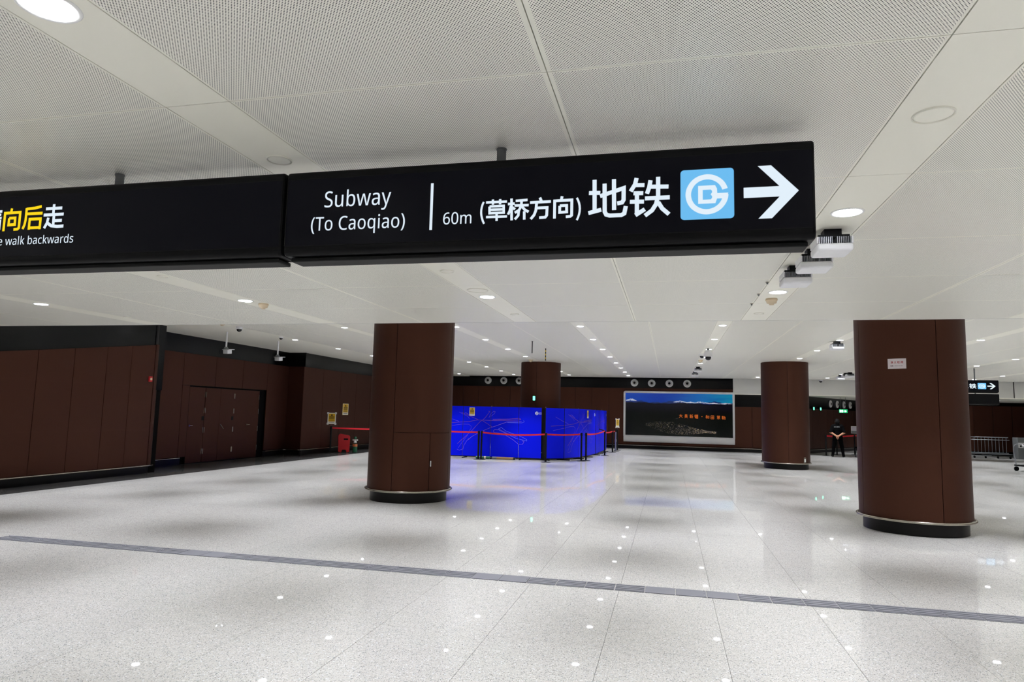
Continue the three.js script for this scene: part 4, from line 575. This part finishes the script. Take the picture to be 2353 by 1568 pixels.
  const cart = thing('hand_cart', 'black hand cart just cut by the right picture edge', 'cart', [12.35, 0, -27.6], 0.3); part(cart, 'deck', rbox(0.7, 0.05, 0.5, 0.02, 0, 0.2, 0), M.blackMatt); part(cart, 'handle', tube([[-0.3, 0.2, -0.2], [-0.34, 0.9, -0.2], [-0.34, 0.9, 0.2], [-0.3, 0.2, 0.2]], 0.016, 24, 8), M.wire); for (const [x, z] of [[-1, -1], [1, -1], [-1, 1], [1, 1]]) part(cart, 'wheel', cyl(0.08, 0.08, 0.04, 0, 0, 0, 18).rotateX(Math.PI / 2), M.blackMatt, [x * 0.28, 0.08, z * 0.22]);
}

// ================================================================ PERSON (seen from behind, hands clasped at the back)
function field(caps, lo, hi, cell, k) {
  const span = Math.max(hi[0] - lo[0], hi[1] - lo[1], hi[2] - lo[2]), n = Math.ceil(span / cell) + 4, mc = new MarchingCubes(n, M.skin, false, false, 200000), half = n * cell / 2, c = [0, 1, 2].map((i) => (lo[i] + hi[i]) / 2);
  mc.isolation = 0;
  const at = (i) => (i - n / 2) / (n / 2) * half;
  for (let z = 0; z < n; z++) for (let y = 0; y < n; y++) for (let x = 0; x < n; x++) {
    const px = c[0] + at(x), py = c[1] + at(y), pz = c[2] + at(z); let d = 1e3;
    if (px > lo[0] - 0.03 && px < hi[0] + 0.03 && py > lo[1] - 0.03 && py < hi[1] + 0.03 && pz > lo[2] - 0.03 && pz < hi[2] + 0.03) for (const [a, b, ra, rb] of caps) {
      const ux = b[0] - a[0], uy = b[1] - a[1], uz = b[2] - a[2], L = ux * ux + uy * uy + uz * uz, t = L ? Math.max(0, Math.min(1, ((px - a[0]) * ux + (py - a[1]) * uy + (pz - a[2]) * uz) / L)) : 0;
      const e = Math.hypot(px - a[0] - ux * t, py - a[1] - uy * t, pz - a[2] - uz * t) - ra - (rb - ra) * t, h = Math.max(k - Math.abs(d - e), 0) / k; d = Math.min(d, e) - h * h * k / 4;
    }
    mc.field[z * n * n + y * n + x] = -Math.min(d, 0.2);
  }
  mc.update();
  const g = new THREE.BufferGeometry(); g.setAttribute('position', new THREE.BufferAttribute(mc.positionArray.slice(0, mc.count * 3), 3)); g.setAttribute('normal', new THREE.BufferAttribute(mc.normalArray.slice(0, mc.count * 3), 3));
  g.scale(half, half, half); g.translate(...c); return g;
}
{
  const p = thing('person', 'person in black shirt and trousers standing with hands clasped behind the back', 'person', [7.42, 0, -33.3], -12.5 * D2R);
  const legs = [], arms = [], hands = [];
  const trunk = [[[0, 0.9, 0], [0, 1.05, 0], 0.125, 0.12], [[-0.075, 0.9, 0], [0.075, 0.9, 0], 0.115, 0.115], [[-0.08, 1.22, 0], [0.08, 1.22, 0], 0.12, 0.12], [[-0.13, 1.36, 0], [0.13, 1.36, 0], 0.085, 0.085], [[0, 1.05, 0], [0, 1.25, 0], 0.125, 0.13]];
  const head = [[[0, 1.4, 0], [0, 1.5, -0.01], 0.055, 0.052], [[0, 1.56, -0.005], [0, 1.585, 0.0], 0.088, 0.088], [[0, 1.53, -0.05], [0, 1.55, -0.05], 0.06, 0.06], [[0, 1.545, -0.115], [0, 1.56, -0.11], 0.014, 0.01], [[-0.088, 1.55, 0], [-0.09, 1.575, 0], 0.016, 0.018], [[0.088, 1.55, 0], [0.09, 1.575, 0], 0.016, 0.018]];
  for (const s of [-1, 1]) {
    legs.push([[s * 0.095, 0.86, 0], [s * 0.165, 0.46, -0.01], 0.092, 0.06], [[s * 0.165, 0.46, -0.01], [s * 0.215, 0.09, 0.02], 0.058, 0.042], [[s * 0.215, 0.045, 0.03], [s * 0.25, 0.035, -0.15], 0.04, 0.034]);
    arms.push([[s * 0.185, 1.35, 0], [s * 0.275, 1.1, 0.07], 0.058, 0.046], [[s * 0.275, 1.1, 0.07], [s * 0.06, 0.945, 0.165], 0.044, 0.03]);
    hands.push([[s * 0.06, 0.945, 0.165], [s * -0.005, 0.915, 0.185 + s * 0.012], 0.03, 0.032]);
    for (let f = 0; f < 4; f++) { const y = 0.935 - f * 0.019; hands.push([[s * 0.0, y - 0.01, 0.195 + s * 0.012], [s * -0.035, y - 0.022, 0.208 + s * 0.01], 0.0098, 0.009], [[s * -0.035, y - 0.022, 0.208 + s * 0.01], [s * -0.052 + f * 0.002 * s, y - 0.034, 0.194 + s * 0.01], 0.009, 0.0078]); }
    hands.push([[s * 0.02, 0.955, 0.18], [s * -0.02, 0.968, 0.2], 0.0115, 0.0095]);
  }
  part(p, 'body', [field([...trunk, ...head, ...legs, ...arms], [-0.36, -0.01, -0.22], [0.36, 1.7, 0.26], 0.0125, 0.05), field(hands, [-0.11, 0.83, 0.1], [0.11, 1.0, 0.25], 0.003, 0.008)], M.skin);
  const grow = (L, r) => L.map(([a, b, x, y]) => [a, b, x + r, y + r]);
  part(p, 'shirt', field(grow([...trunk, ...[-1, 1].map((s) => [[s * 0.185, 1.35, 0], [s * 0.266, 1.125, 0.063], 0.058, 0.055])], 0.022), [-0.38, 0.86, -0.22], [0.38, 1.47, 0.2], 0.0125, 0.05), M.cloth);
  part(p, 'trousers', field(grow([...legs.filter((_, i) => i % 3 < 2), [[-0.075, 0.9, 0], [0.075, 0.9, 0], 0.112, 0.112]], 0.016), [-0.32, 0.05, -0.2], [0.32, 1.04, 0.2], 0.0125, 0.04), M.cloth);
  part(p, 'shoes', field(grow(legs.filter((_, i) => i % 3 === 2), 0.012), [-0.34, -0.01, -0.24], [0.34, 0.13, 0.12], 0.0125, 0.03), M.black);
  part(p, 'hair', field([[[0, 1.6, 0.012], [0, 1.62, 0.005], 0.1, 0.097], [[-0.04, 1.55, 0.045], [0.04, 1.55, 0.045], 0.07, 0.07], [[-0.02, 1.47, 0.04], [0.02, 1.47, 0.04], 0.045, 0.045]], [-0.15, 1.42, -0.14], [0.15, 1.76, 0.18], 0.01, 0.03), M.hair);
  const t = canvas(256, 48, (x) => { x.clearRect(0, 0, 256, 48); x.fillStyle = '#0a0a0c'; x.fillRect(0, 0, 256, 48); words(x, 'SECURITY', 6, 40, 244, 42, '#e8e8e8'); }); part(p, 'back_print', new THREE.PlaneGeometry(0.24, 0.045), std(0xffffff, 0.9, 0, { map: t }), [-0.02, 1.345, 0.158], [-0.1, 0, 0.03]);
}
shade(scene);
renderer.render(scene, camera);
